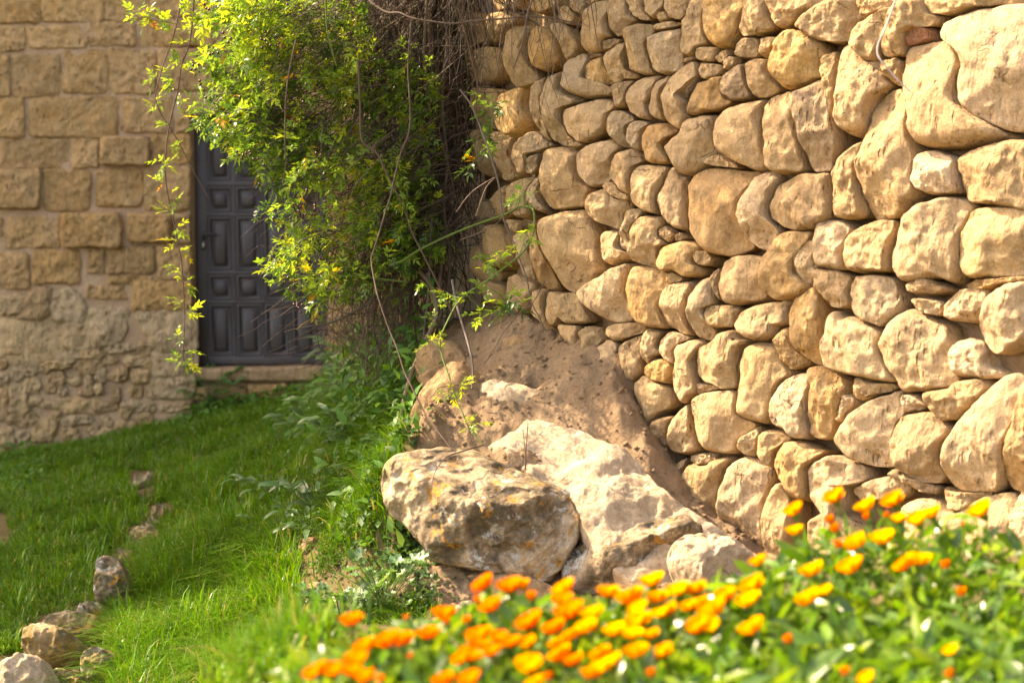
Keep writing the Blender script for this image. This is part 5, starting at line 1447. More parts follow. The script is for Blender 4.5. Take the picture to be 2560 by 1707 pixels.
# single canes one can follow by eye: photo path, first and last distance, radii, colour
GREEN, GREY, BROWN, TAN = (0.10, 0.16, 0.03), (0.13, 0.105, 0.085), (0.10, 0.065, 0.045), (0.17, 0.12, 0.085)
CANES = [
 ([(1029,48),(1022,128),(1020,179),(1025,268),(1022,332),(1002,383),(985,450),(976,492),(964,528),(946,589),(933,630),(928,650),(936,701),(946,745),(973,824),(993,872),(1011,929),(1029,967),(1057,1023),(1078,1056),(1103,1089),(1131,1125)], 11.2, 10.08, 0.0042, 0.0032, BROWN),
 ([(915,-30),(923,0),(943,18),(969,32),(999,33),(1030,46),(1086,55),(1137,59),(1188,52),(1252,48),(1316,42),(1380,46),(1450,62)], 11.1, 10.7, 0.007, 0.0035, BROWN),
 ([(974,663),(1010,650),(1050,624),(1122,589),(1178,566),(1229,548),(1265,535),(1293,520),(1311,516),(1331,522),(1336,550),(1334,579),(1321,612),(1298,640),(1260,670),(1214,704),(1163,737),(1142,760),(1128,785),(1108,826),(1100,852),(1106,893),(1121,936),(1139,995),(1157,1033),(1174,1071),(1208,1112)], 11.3, 10.05, 0.006, 0.003, GREEN),
 ([(1208,1112),(1175,1122),(1124,1138),(1103,1156),(1088,1179),(1076,1222)], 10.03, 9.62, 0.0035, 0.0015, BROWN),
 ([(1130,700),(1144,770),(1157,814),(1172,865),(1182,916),(1180,972)], 10.9, 10.4, 0.0065, 0.005, GREY),
 ([(1180,951),(1140,962),(1098,969),(1085,985),(1075,995)], 10.42, 10.4, 0.0028, 0.0015, BROWN),
 ([(1150,224),(1181,268),(1206,332),(1220,370),(1234,414),(1249,472),(1257,541),(1283,605),(1300,651),(1316,694),(1329,756),(1346,789),(1364,827)], 10.9, 10.75, 0.0050, 0.003, GREY),
 ([(1020,706),(948,697),(885,690),(808,690),(732,692),(693,699),(675,705)], 11.3, 11.0, 0.0045, 0.0022, GREEN),
 ([(900,560),(850,562),(800,585),(757,600),(701,643),(650,689)], 11.3, 11.0, 0.0045, 0.0022, GREY),
 ([(960,715),(938,738),(910,766),(834,804),(783,814),(732,824),(709,831)], 11.6, 11.3, 0.007, 0.003, GREY),
 ([(870,760),(818,784),(767,804),(742,824)], 11.5, 11.3, 0.004, 0.0025, (0.30, 0.20, 0.05)),
 ([(854,697),(803,717),(757,748),(701,790)], 11.5, 11.4, 0.004, 0.0025, GREY),
 ([(740,100),(726,163),(716,230),(713,281),(713,383),(716,402),(706,463)], 10.85, 10.85, 0.0045, 0.002, BROWN),
 ([(815,-20),(815,25),(820,89),(841,166)], 10.95, 11.0, 0.005, 0.003, GREEN),
 ([(895,150),(900,260),(905,351),(943,384),(963,427),(989,478),(1010,520),(1030,580),(1060,640),(1090,700),(1130,780)], 11.05, 11.0, 0.0060, 0.0035, BROWN),
 ([(1050,680),(1080,720),(1090,790),(1060,860),(1030,930),(1010,1000),(1000,1060)], 11.5, 10.9, 0.011, 0.010, (0.17, 0.12, 0.075)),
 ([(1110,600),(1100,700),(1085,800),(1050,880),(1020,930)], 11.6, 11.5, 0.010, 0.009, (0.14, 0.10, 0.07)),
 ([(1080,540),(1075,640),(1070,740),(1060,830),(1062,900)], 11.5, 11.4, 0.006, 0.005, GREY),
 ([(1120,100),(1105,260),(1118,400),(1110,520),(1125,640),(1118,760)], 11.6, 11.6, 0.009, 0.008, (0.11, 0.08, 0.06)),
 ([(1070,-30),(1060,150),(1075,300),(1060,450),(1075,600)], 11.5, 11.6, 0.008, 0.007, (0.12, 0.085, 0.06)),
 ([(1340,-20),(1320,30),(1310,90),(1295,140),(1282,172)], 10.6, 10.75, 0.0055, 0.003, GREY),
 ([(1145,20),(1165,90),(1180,150),(1195,220),(1190,280),(1210,340)], 10.7, 10.9, 0.0045, 0.002, BROWN),
 ([(1270,-20),(1258,50),(1250,110),(1240,180)], 10.6, 10.7, 0.0035, 0.0015, TAN),
 ([(1190,540),(1215,470),(1239,443),(1180,480),(1140,530)], 10.7, 10.6, 0.0035, 0.002, TAN),
 ([(1364,700),(1330,760),(1300,785),(1260,830),(1225,890),(1210,908)], 10.75, 10.7, 0.0022, 0.0015, BROWN),
 ([(1150,600),(1190,585),(1240,560),(1260,535)], 10.6, 10.8, 0.002, 0.0012, TAN),
]
for pts, ya, yb, r0, r1, c in CANES:
    a = Acc()
    p = np.array(pts, float)
    tube(a, spline(at(p[:, 0], p[:, 1], np.linspace(ya, yb, len(p))), 6), r0, r1, 6, c)
    link("cane", a.mesh("cane", M_TWIG), rose)

# arching shoots with leaves along them
SHOOTS = [
 ([(470,-60),(454,0),(434,90),(408,163),(390,230),(390,253),(403,286),(431,329),(454,370),(467,396),(497,452),(524,499)], 11.05, 0.0035, [0.06, 0.13, 0.18, 0.24, 0.33, 0.42, 0.52], 0.045, BROWN, PW_YOUNG),
 ([(490,-60),(485,0),(480,64),(472,115),(454,166),(444,230),(431,281),(418,344),(413,400),(411,414),(418,477),(431,541),(444,605),(454,656),(459,733),(462,796),(458,886),(464,911)], 11.05, 0.0042,
  [0.06, 0.12, 0.17, 0.22, 0.28, 0.33, 0.39, 0.45, 0.50, 0.53, 0.57, 0.61, 0.64, 0.68, 0.71, 0.74, 0.78, 0.81, 0.85, 0.88, 0.92, 0.95, 0.98, 1.0], 0.052, BROWN, PW_YOUNG),
 ([(540,-40),(520,0),(500,40),(480,79)], 11.05, 0.0035, [0.3, 0.6, 0.9], 0.05, BROWN, PW_YOUNG),
 ([(445,60),(410,55),(380,50),(350,40),(338,35)], 11.05, 0.0022, [0.2, 0.4, 0.55, 0.7, 0.85, 1.0], 0.055, GREEN, PW_YOUNG),
 ([(472,115),(462,140),(445,165),(433,178)], 11.05, 0.002, [0.5, 0.8, 1.0], 0.045, BROWN, PW_YOUNG),
 ([(1174,1071),(1185,1062),(1195,1045)], 10.08, 0.002, [0.3, 0.6, 1.0], 0.04, GREEN, PW_YOUNG),
 ([(1050,700),(1070,720),(1090,780),(1098,800)], 10.3, 0.0025, [0.3, 0.6, 1.0], 0.042, GREEN, PW_MID),
 ([(1298,640),(1310,600),(1325,570)], 10.55, 0.0022, [0.3, 0.6, 0.9], 0.05, GREEN, PW_MID),
 ([(1250,660),(1235,655),(1220,640)], 10.5, 0.0022, [0.2, 0.5, 0.8, 1.0], 0.06, GREEN, PW_MID),
 ([(1293,520),(1300,500),(1310,480)], 10.6, 0.002, [0.4, 0.7, 1.0], 0.045, GREEN, PW_DARK),
 ([(1200,715),(1240,730),(1270,760),(1290,760)], 10.45, 0.0022, [0.3, 0.5, 0.7, 0.9, 1.0], 0.07, GREEN, PW_DARK),
 ([(1163,737),(1190,760),(1205,785)], 10.4, 0.0022, [0.3, 0.6, 1.0], 0.05, GREEN, PW_MID),
 ([(1150,745),(1130,740),(1115,730)], 10.35, 0.0022, [0.4, 0.7, 1.0], 0.042, GREEN, PW_MID),
 ([(1240,300),(1235,260),(1225,240)], 10.9, 0.002, [0.3, 0.6, 1.0], 0.065, GREEN, PW_DARK),
 ([(1200,420),(1190,380),(1195,340)], 10.9, 0.002, [0.2, 0.5, 0.8, 1.0], 0.075, GREEN, PW_DARK),
 ([(1100,870),(1090,862),(1080,850)], 10.3, 0.0018, [0.6, 1.0], 0.04, GREEN, PW_YOUNG),
 ([(1139,995),(1150,975),(1150,960)], 10.15, 0.0018, [0.5, 1.0], 0.045, GREEN, PW_YOUNG),
 ([(1128,960),(1120,980),(1122,1000)], 10.15, 0.0018, [0.5, 1.0], 0.045, GREEN, PW_YOUNG),
]
for pts, Y, r0, ts, sz, c, pal in SHOOTS:
    a = Acc()
    p = np.array(pts, float)
    pa = spline(at(p[:, 0], p[:, 1], Y + np.linspace(0, 0.06, len(p))), 6)
    tube(a, pa, r0, r0 * 0.55, 5, c)
    link("shoot", a.mesh("shoot", M_TWIG), rose)
    for i, t in enumerate(ts):
        k_ = min(len(pa) - 1, int(t * (len(pa) - 1)))
        side = np.array([1.0 if i % 2 else -1.0, -0.15, 0.15])
        nodes(pa[k_:k_ + 1] + side * 0.012, side * 0.9, 5 if t < 0.97 else 6, sz * 1.15, pal, 0.75, 0.008, 0.1)
# leaves along the berry shoots below
for pts, Y, n, pal in (([(948,697),(808,690),(693,699)], 11.0, 12, PW_MID), ([(850,562),(757,600),(701,643),(660,680)], 11.0, 10, PW_MID), ([(820,640),(800,720),(790,750)], 11.0, 6, PW_YOUNG),
                       ([(700,500),(730,520),(760,470),(820,440)], 11.0, 9, PW_MID), ([(650,560),(680,530),(720,540)], 11.0, 8, PW_DARK), ([(960,700),(1010,560),(1000,470)], 11.0, 9, PW_MID)):
    p = np.array(pts, float)
    pa = spline(at(p[:, 0], p[:, 1], np.full(len(p), Y)), 8)
    kk = RNG.integers(0, len(pa), n)
    nodes(pa[kk] + RNG.normal(0, 0.015, (n, 3)), np.array([-0.4, -0.2, 0.2]), 3, 0.058, pal, 0.9)

LP, LD, LN, LS, LC, LK = (np.concatenate(a) for a in (LP, LD, LN, LS, LC, LK))
LR = frames(LD, LN)
rank = LP[:, 1] - 0.35 * (np.arange(len(LP)) > len(LP) - 330)
singles = np.zeros(len(LP), bool)
rank = rank + 9 * (LP[:, 2] > 2.68)
singles[np.argsort(rank)[:300]] = True
fol = Acc()
for i, (V0, T0) in enumerate(protos):
    m_ = (LK == i) & ~singles
    scatter(fol, V0, T0, LP[m_], LR[m_], LS[m_], LC[m_])
fo = tag(link("foliage", fol.mesh("foliage", M_LEAF, smooth=False), rose), kind="stuff")
pm = [mesh_np("leaf", V0, [T0], smooth=False, mats=[M_LEAFOBJ]) for V0, T0 in protos]
for i in np.where(singles)[0]:
    o = bpy.data.objects.new("leaf", pm[LK[i]])
    COL.objects.link(o)
    o.parent = rose
    M3 = Matrix([[float(LR[i][r_][c_] * LS[i]) for c_ in range(3)] for r_ in range(3)]).to_4x4()
    M3.translation = Vector(LP[i]) - Vector(ROSE_LOC)
    o.matrix_basis = M3
    o.color = (*LC[i], 1)

# hips
B1 = [(950,315),(960,350),(985,310),(1000,375),(915,385),(950,395),(975,425),(1090,425),(1060,445),(1140,465),(920,470),(1060,490),(1070,530),(1090,550),(1005,445),(1275,630),(1295,690),(1280,715),(1285,845),(1355,830),(1325,875),(1270,890),(1350,920),(1320,975),(1325,1000),(540,325),(555,370),(590,415),(615,380),(410,535),(440,525),(490,520),(245,640),(230,680),(270,680),(300,635),(310,795),(320,825),(370,955),(1465,1150),(1480,1110),(1455,1500),(1500,1520),(1915,400),(1935,1330),(1170,45),(400,95),(375,85),(355,45),(1690,340),(1750,345)]
B2 = [(675,310),(690,345),(735,345),(725,375),(800,310),(810,335),(765,325),(840,385),(880,380),(920,400),(940,440),(895,630),(1220,820),(1250,825),(1230,855),(1240,880),(1280,895),(1290,920),(1295,945),(1320,935),(1320,960),(1350,930),(1340,985),(1390,850),(1440,840),(1440,875),(1410,925),(1440,925),(1475,895),(1435,970),(1300,850),(1360,690),(1540,800),(1440,410),(1665,445),(1910,645),(2135,885),(2090,830),(1495,1355),(1520,1360),(1710,1485),(1180,1545),(1885,1360),(1910,1310)]
B3 = [(1255,370),(1230,415),(1315,440),(1265,475),(1315,630),(1345,630),(1345,650),(1395,635),(1360,665),(1380,705),(1825,405),(1920,400)]
bv, bf = [], []
nu, nv = 8, 6
for i in range(nv + 1):
    for j in range(nu):
        th, ph = math.pi * i / nv, 2 * math.pi * j / nu
        bv.append((math.sin(th) * math.cos(ph), math.sin(th) * math.sin(ph), math.cos(th) * 1.1))
for i in range(nv):
    for j in range(nu):
        bf.append((i * nu + j, (i + 1) * nu + j, (i + 1) * nu + (j + 1) % nu, i * nu + (j + 1) % nu))
bm_ = mesh_np("hip", np.array(bv) * 0.0064, [np.array(bf)], mats=[M_BERRY])
for (ox, oy), L in (((420, 0), B1), ((420, 300), B2), ((400, 600), B3)):
    for x, y in L:
        px, py = ox + x / 3.92, oy + y / 3.92
        p = at(px, py, dv(px) - RNG.uniform(0.48, 0.6))
        link("hip", bm_, rose, Vector(p))

# ------------------------------------------------------------------ lawn
def project(P):
    v = P - EYE
    d = v @ FWD
    return 1280 + FPX * (v @ RGT) / d, 853.5 - FPX * (v @ UPV) / d


def grass(acc, P, L, W, C, lean=0.5):
    n = len(P)
    a = RNG.uniform(0, 2 * math.pi, n)
    d = np.stack([np.cos(a), np.sin(a), np.zeros(n)], -1)
    d = d + np.array([-0.5, -0.55, 0]) * RNG.uniform(0, 1.3, n)[:, None]
    s = np.stack([-d[:, 1], d[:, 0], np.zeros(n)], -1)
    s /= np.linalg.norm(s, axis=1)[:, None] + 1e-9
    b = RNG.uniform(0.15, 1.0, n) * lean
    V = np.zeros((n, 7, 3))
    for i, (t, w) in enumerate(((0, 0.8), (0.4, 1.0), (0.75, 0.7))):
        c = P + d * (b * L * t ** 1.8)[:, None] + np.array([0, 0, 1.0]) * (L * (t - 0.42 * np.minimum(b, 1.2) * t ** 2.2))[:, None]
        V[:, 2 * i] = c + s * (W * w / 2)[:, None]
        V[:, 2 * i + 1] = c - s * (W * w / 2)[:, None]
    V[:, 6] = P + d * (b * L)[:, None] + np.array([0, 0, 1.0]) * (L * (1 - 0.55 * np.minimum(b, 1.3)))[:, None]
    o = (np.arange(n) * 7)[:, None]
    Q = np.concatenate([o + np.array([0, 1, 3, 2]), o + np.array([2, 3, 5, 4])])
    T = o + np.array([4, 5, 6])
    acc.add(V.reshape(-1, 3), T=T, Q=Q, C=np.repeat(C, 7, 0))


def wall_x(y):
    return np.interp(y, [8.0, 9.2, 9.9, 10.3, 11.0, 12.0, 13.0, 19.6], [-0.1, -0.1, -0.42, -0.47, -0.42, -0.3, -0.3, -0.45])


lawn = Acc()
GP = np.array([(0.065, 0.185, 0.010), (0.085, 0.225, 0.012), (0.115, 0.26, 0.018), (0.05, 0.14, 0.010), (0.16, 0.245, 0.03), (0.32, 0.27, 0.11)])
for (ya, yb, dens, wid) in ((8.2, 10.6, 7500, 0.0042), (10.6, 13.2, 6500, 0.0050), (13.2, 16.5, 4800, 0.0062), (16.5, 19.58, 3800, 0.0075)):
    xa, xb = -0.235 * yb - 0.1, 0.0
    n = int((xb - xa) * (yb - ya) * dens)
    x, y = RNG.uniform(xa, xb, n), RNG.uniform(ya, yb, n)
    z = ground_z(x, y)
    P = np.stack([x, y, z], -1)
    px, py = project(P)
    q = np.stack([x * 1.3, y * 1.3, x * 0], -1)
    f = fbm(q, 61, 3)
    f2 = fbm(q * 4, 62, 3)
    keep = (px > -70) & (px < 1150) & (py < 1800) & (x < wall_x(y) + 0.05 * f2)
    # bare patches: worn soil at the far left and on the mound below the boulder
    keep &= ~((np.hypot((px - 10) / 45, (py - 1330) / 55) < 0.8 + f2) & (py < 1420))
    keep &= ~(in_poly(px, py, [(830,1400),(900,1370),(980,1410),(1010,1470),(930,1520),(850,1500),(800,1470)]) & (f2 > -0.45))
    for _, rp, *_r in LAWN + [('', [(726,1480),(790,1340)], 0), ('', [(752,1535),(850,1460)], 0), ('', [(780,1620),(870,1530)], 0)]:                      # no blades growing through or hiding the field stones
        rp = np.array(rp)
        keep &= ~((px > rp[:, 0].min() - 6) & (px < rp[:, 0].max() + 6) & (py > rp[:, 1].min()) & (py < rp[:, 1].max() + 34 + 20 * f2))
    P, f, f2, px, py = P[keep], f[keep], f2[keep], px[keep], py[keep]
    n = len(P)
    long_ = np.clip(((px > 280) & (px < 740) & (py > 1330)).astype(float) * 0.9 + ((px > 820) & (py > 950) & (py < 1380)) * 0.75, 0, 1)
    L = (0.06 + 0.07 * np.clip(f + 0.3, 0, 1) + 0.15 * long_ * np.clip(0.7 + f2, 0.2, 1.2)) * RNG.uniform(0.6, 1.35, n)
    ci = RNG.choice(6, n, p=[0.26, 0.28, 0.2, 0.14, 0.08, 0.04])
    C = GP[ci] * (1 + 0.35 * f2[:, None]) * RNG.uniform(0.8, 1.2, (n, 1))
    P[:, 2] += 0.02 * fbm(np.stack([P[:, 0] * 3, P[:, 1] * 3, P[:, 0] * 0], -1), 5, 4) - 0.01
    grass(lawn, P, L, wid * RNG.uniform(0.7, 1.5, n), C, 1.15)
# long tufts leaning downhill
q = np.vstack([sample_poly([(260,1480),(420,1330),(640,1300),(740,1380),(720,1560),(520,1700),(300,1700)], 95), sample_poly([(850,1000),(960,990),(1010,1120),(950,1300),(860,1330)], 40), sample_poly([(0,1200),(700,1120),(740,1260),(300,1500),(0,1560)], 45), sample_poly([(470,1700),(560,1600),(680,1540),(800,1560),(860,1640),(760,1730),(480,1740)], 45)])
for a_, b_ in q:
    c0 = ground_hit(a_, b_)
    m_ = 46
    P = c0 + np.stack([RNG.normal(0, 0.035, m_), RNG.normal(0, 0.05, m_), np.zeros(m_)], -1)
    P[:, 2] = ground_z(P[:, 0], P[:, 1]) - 0.01
    C = GP[RNG.choice(6, m_, p=[0.2, 0.3, 0.25, 0.1, 0.1, 0.05])] * RNG.uniform(0.85, 1.3, (m_, 1))
    grass(lawn, P, RNG.uniform(0.10, 0.22, m_), 0.0062 * RNG.uniform(0.7, 1.5, m_), C, 0.95)
tag(link("grass", lawn.mesh("grass", M_GRASS, smooth=False)), "green grass of the lawn sloping up to the house wall", kind="stuff")

# little round-leaved plants: under the boulder, on the mound, in the sun at the lower edge
def disc(n=7, cup=0.25):
    a = np.arange(n) * 2 * math.pi / n
    V = np.vstack([[0, 0, 0], np.stack([np.cos(a) * 0.5 + 0.5, np.sin(a) * 0.5, np.full(n, cup * 0.5)], -1)])
    V[0] = (0.5, 0, 0)
    return V, np.array([(0, 1 + i, 1 + (i + 1) % n) for i in range(n)])


DV, DT = disc()
GCOV = Acc()
for poly, n, sz, cols, hgt in (
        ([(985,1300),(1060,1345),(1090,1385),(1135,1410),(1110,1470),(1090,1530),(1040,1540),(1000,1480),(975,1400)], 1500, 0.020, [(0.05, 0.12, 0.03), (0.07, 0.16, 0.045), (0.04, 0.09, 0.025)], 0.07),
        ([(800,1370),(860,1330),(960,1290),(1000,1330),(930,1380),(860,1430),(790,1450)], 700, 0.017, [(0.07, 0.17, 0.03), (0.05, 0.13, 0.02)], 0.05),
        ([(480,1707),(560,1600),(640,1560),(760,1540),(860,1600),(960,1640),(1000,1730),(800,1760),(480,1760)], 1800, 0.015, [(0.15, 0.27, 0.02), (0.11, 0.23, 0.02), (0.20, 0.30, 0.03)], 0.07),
        ([(480,1010),(640,975),(800,955),(960,930),(960,960),(760,990),(540,1050),(420,1085)], 900, 0.035, [(0.06, 0.17, 0.02), (0.08, 0.2, 0.03)], 0.10),
        ([(0,1130),(70,1115),(120,1190),(90,1240),(0,1250)], 350, 0.035, [(0.06, 0.17, 0.02), (0.09, 0.2, 0.03)], 0.10),
        ([(840,1090),(960,1040),(1030,1120),(950,1180),(850,1200)], 500, 0.022, [(0.06, 0.15, 0.02), (0.08, 0.18, 0.03)], 0.08)):
    q = sample_poly(poly, n)
    P = np.array([ground_hit(a, b) for a, b in q[:: max(1, n // 350)]])
    P = P[RNG.integers(0, len(P), n)] + np.stack([RNG.normal(0, 0.035, n), RNG.normal(0, 0.06, n), np.zeros(n)], -1)
    P[:, 2] = ground_z(P[:, 0], P[:, 1]) + RNG.uniform(0.0, hgt, n)
    C = np.array(cols)[RNG.integers(0, len(cols), n)] * RNG.uniform(0.8, 1.25, (n, 1))
    D = unit(n)
    D[:, 2] = np.abs(D[:, 2]) * 0.4
    scatter(GCOV, DV, DT, P, frames(D, np.array([-0.2, -0.35, 1.0]) + unit(n) * 0.5), sz * RNG.uniform(0.6, 1.3, n), C)
tag(link("ground_cover", GCOV.mesh("ground_cover", M_WEED, smooth=False)), "low small-leaved ground cover under the boulder and along the lawn edge", kind="stuff")


# rank undergrowth in the shade of the rose
UG = Acc()
UV_, UT_ = blade(1.0, 0.42, 0.2, 0.3, 0.7)
for poly, n, hmax in (([(850,860),(960,800),(1040,880),(1060,980),(1000,1080),(900,1130),(830,1120),(820,980)], 1500, 0.42), ([(720,1010),(840,930),(880,1010),(800,1090),(740,1100)], 500, 0.22), ([(900,1120),(1000,1080),(1020,1130),(960,1250),(890,1300),(850,1220)], 450, 0.18)):
    q = sample_poly(poly, 120)
    P = np.array([ground_hit(a, b + 40) for a, b in q])
    P = P[RNG.integers(0, len(P), n)] + np.stack([RNG.normal(0, 0.06, n), RNG.normal(0, 0.10, n), np.zeros(n)], -1)
    P[:, 2] = ground_z(P[:, 0], P[:, 1]) + hmax * RNG.uniform(0, 1, n) ** 1.5
    D = unit(n) + np.array([0, -0.2, 0.2])
    C = np.array([(0.06, 0.17, 0.025), (0.09, 0.22, 0.035), (0.045, 0.12, 0.02), (0.12, 0.23, 0.08)])[RNG.integers(0, 4, n)] * RNG.uniform(0.8, 1.2, (n, 1))
    scatter(UG, UV_, UT_, P, frames(D, np.array([-0.2, -0.4, 1.0]) + unit(n) * 0.45), RNG.uniform(0.035, 0.095, n), C)
tag(link("undergrowth", UG.mesh("undergrowth", M_WEED, smooth=False)), "rank green undergrowth in the shade below the rose", kind="stuff")

# ------------------------------------------------------------------ broad-leaved weeds
def broad(seed):
    """A broad wavy leaf along +x."""
    r = np.random.default_rng(seed)
    t = np.linspace(0, 1, 7)
    w = 0.17 * np.sin(np.pi * np.clip(t * 0.93 + 0.05, 0, 1)) ** 0.75 * (1 - 0.2 * t) + 0.006
    z = 0.25 * t - 0.55 * t ** 2
    M = np.stack([t, r.normal(0, 0.012, 7), z], -1)
    Lf = M + np.stack([r.normal(0, 0.012, 7), w, 0.25 * w + r.normal(0, 0.02, 7)], -1)
    Rf = M + np.stack([r.normal(0, 0.012, 7), -w, 0.25 * w + r.normal(0, 0.02, 7)], -1)
    V = np.vstack([M, Lf, Rf])
    T = []
    for i in range(6):
        T += [(i, i + 1, 8 + i), (i, 8 + i, 7 + i), (i + 1, i, 14 + i), (i + 1, 14 + i, 15 + i)]
    return V, np.array(T)


def lobed(seed):
    """A crinkled five-lobed mallow leaf, stalk at the origin."""
    r = np.random.default_rng(seed)
    n = 20
    a = np.linspace(-2.6, 2.6, n)
    rad = 0.5 * (0.78 + 0.22 * np.cos(a * 5 / 1.05)) * r.uniform(0.93, 1.07, n)
    V = [(0.0, 0, 0)]
    V += [(0.1 + rad[i] * 0.55 * math.cos(a[i]), rad[i] * 0.55 * math.sin(a[i]), 0.05 + 0.03 * (-1) ** i) for i in range(n)]
    V += [(0.1 + rad[i] * math.cos(a[i]), rad[i] * math.sin(a[i]), 0.12 + 0.08 * (-1) ** i * r.uniform(0.4, 1)) for i in range(n)]
    T = [(0, 1 + i, 2 + i) for i in range(n - 1)]
    for i in range(n - 1):
        T += [(1 + i, 1 + n + i, 2 + n + i), (1 + i, 2 + n + i, 2 + i)]
    return np.array(V), np.array(T)


BROADS = [broad(s) for s in range(4)]
LOBES = [lobed(s) for s in range(4)]


def weed(name, label, cat, px, py, protos_, n, size, cols, height, group=None, up=0.7, width=0.06, flat=0.35):
    p0 = ground_hit(px, py)
    root = tag(empty(name, Vector(p0)), label, cat, group)
    st = Acc()
    made = [mesh_np("leaf", V0, [T0], smooth=False, mats=[M_WLEAF]) for V0, T0 in protos_]
    for i in range(n):
        a = RNG.uniform(0, 2 * math.pi)
        h = height * RNG.uniform(0.15, 1.0)
        out = np.array([math.cos(a), math.sin(a) * 0.8, 0])
        tip = out * width * RNG.uniform(0.4, 1.4) + np.array([0, 0, h])
        tube(st, spline([np.zeros(3), tip * 0.5 + np.array([0, 0, 0.02]), tip], 3), 0.0028, 0.0018, 3, (0.10, 0.17, 0.05))
        D = out * 1.0 + np.array([0, 0, RNG.uniform(-0.2, up)])
        R = frames(D[None], np.array([[-0.2, -0.3, 1.0]]) + unit(1) * flat)[0]
        s = size * RNG.uniform(0.6, 1.2)
        o = bpy.data.objects.new("leaf", made[i % len(made)])
        COL.objects.link(o)
        o.parent = root
        M4 = Matrix([[float(R[r_][c_] * s) for c_ in range(3)] for r_ in range(3)]).to_4x4()
        M4.translation = Vector(tip)
        o.matrix_basis = M4
        c = random.choice(cols)
        f = random.uniform(0.8, 1.2)
        o.color = (c[0] * f, c[1] * f, c[2] * f, 1)
    o = bpy.data.objects.new("stalks", st.mesh("stalks", M_TWIG))
    COL.objects.link(o)
    o.parent = root
    return root


M_WLEAF = leaf_material("broad_weed_leaf", 0.35, 0.33, attr=False, spec=0.55)
DK = [(0.08, 0.17, 0.055), (0.065, 0.145, 0.05), (0.11, 0.20, 0.08)]
BG = [(0.06, 0.17, 0.03), (0.08, 0.2, 0.035)]
weed("dock_plant", "grey-green broad-leaved weed on the mound left of the boulder", "weed", 795, 1300, BROADS, 49, 0.108, DK, 0.26, width=0.12)
weed("dock_plant", "smaller grey-green weed directly above the upright slab", "weed", 775, 1345, BROADS, 30, 0.079, DK, 0.12, width=0.09)
weed("dock_plant", "leafy weed at the grass edge beside the smooth tan outcrop", "weed", 880, 1130, BROADS, 38, 0.108, DK, 0.2, width=0.12)
weed("dock_plant", "tall leafy weed under the rose's trailing stems", "weed", 930, 1000, BROADS, 57, 0.137, BG, 0.42, width=0.16)
weed("dock_plant", "dense bright weed under the rose close to the wall corner", "weed", 1000, 930, BROADS, 57, 0.137, BG, 0.45, width=0.16)
weed("dock_plant", "shaded weed behind the rose stems right of the door", "weed", 890, 960, BROADS, 41, 0.144, DK, 0.3, width=0.18)
weed("dock_plant", "pale weed in the grass between the lawn row and the mound", "weed", 660, 1330, BROADS, 19, 0.086, DK, 0.06, width=0.08)
weed("dock_plant", "weed in the lawn below the door's right corner", "weed", 760, 1080, BROADS, 22, 0.115, DK, 0.1, width=0.1)
weed("dock_plant", "little weed with upright leaves in front of the reddish rock", "weed", 262, 1690, BROADS, 9, 0.094, [(0.05, 0.14, 0.05), (0.04, 0.11, 0.05)], 0.05, up=1.4, width=0.03)
weed("dock_plant", "flat pale weed in the grass at the foot of the low tan slab", "weed", 640, 1520, BROADS, 17, 0.094, DK, 0.05, width=0.08)
weed("dock_plant", "low bright weed in the lawn below the rose's bare stems", "weed", 850, 1040, BROADS, 40, 0.12, BG, 0.16, width=0.2)
weed("dock_plant", "leafy clump against the foot of the brown outcrop", "weed", 1010, 1060, BROADS, 34, 0.10, BG, 0.16, width=0.12)
weed("dock_plant", "broad weed spreading on the lawn left of the grassy mound", "weed", 700, 1240, BROADS, 26, 0.12, DK, 0.10, width=0.18)
weed("leafy_bush", "bright green bushy weed growing at the wall left of the door sill", "weed", 530, 1010, BROADS, 64, 0.101, [(0.05, 0.18, 0.03), (0.04, 0.14, 0.02)], 0.3, width=0.16)
weed("mallow_plant", "frosty pale-leaved mallow spreading over the rock below the mound", "weed", 850, 1555, LOBES, 46, 0.075, [(0.12, 0.24, 0.09), (0.16, 0.28, 0.12), (0.10, 0.22, 0.05)], 0.16, up=0.5, width=0.14, flat=0.6)
weed("mallow_plant", "mallow with light-edged leaves under the dark ground cover", "weed", 960, 1530, LOBES, 44, 0.07, [(0.12, 0.24, 0.09), (0.16, 0.28, 0.12), (0.10, 0.22, 0.05)], 0.24, up=0.5, width=0.14, flat=0.6)
weed("mallow_plant", "small mallow tuft climbing beside the boulder's shaded foot", "weed", 1010, 1440, LOBES, 18, 0.06, [(0.10, 0.22, 0.08), (0.08, 0.18, 0.05)], 0.12, up=0.5, width=0.08, flat=0.6)

# dry sticks standing on the boulder and a stalk by the mallow
def stick(name, label, pts, ya, yb, r, c, cat="stick"):
    a = Acc()
    p = np.array(pts, float)
    W = at(p[:, 0], p[:, 1], np.linspace(ya, yb, len(p)))
    tube(a, spline(W, 6), r, r * 0.7, 5, c)
    o = link(name, a.mesh(name, M_TWIG, org=W[0]), None, Vector(W[0]))
    return tag(o, label, cat)


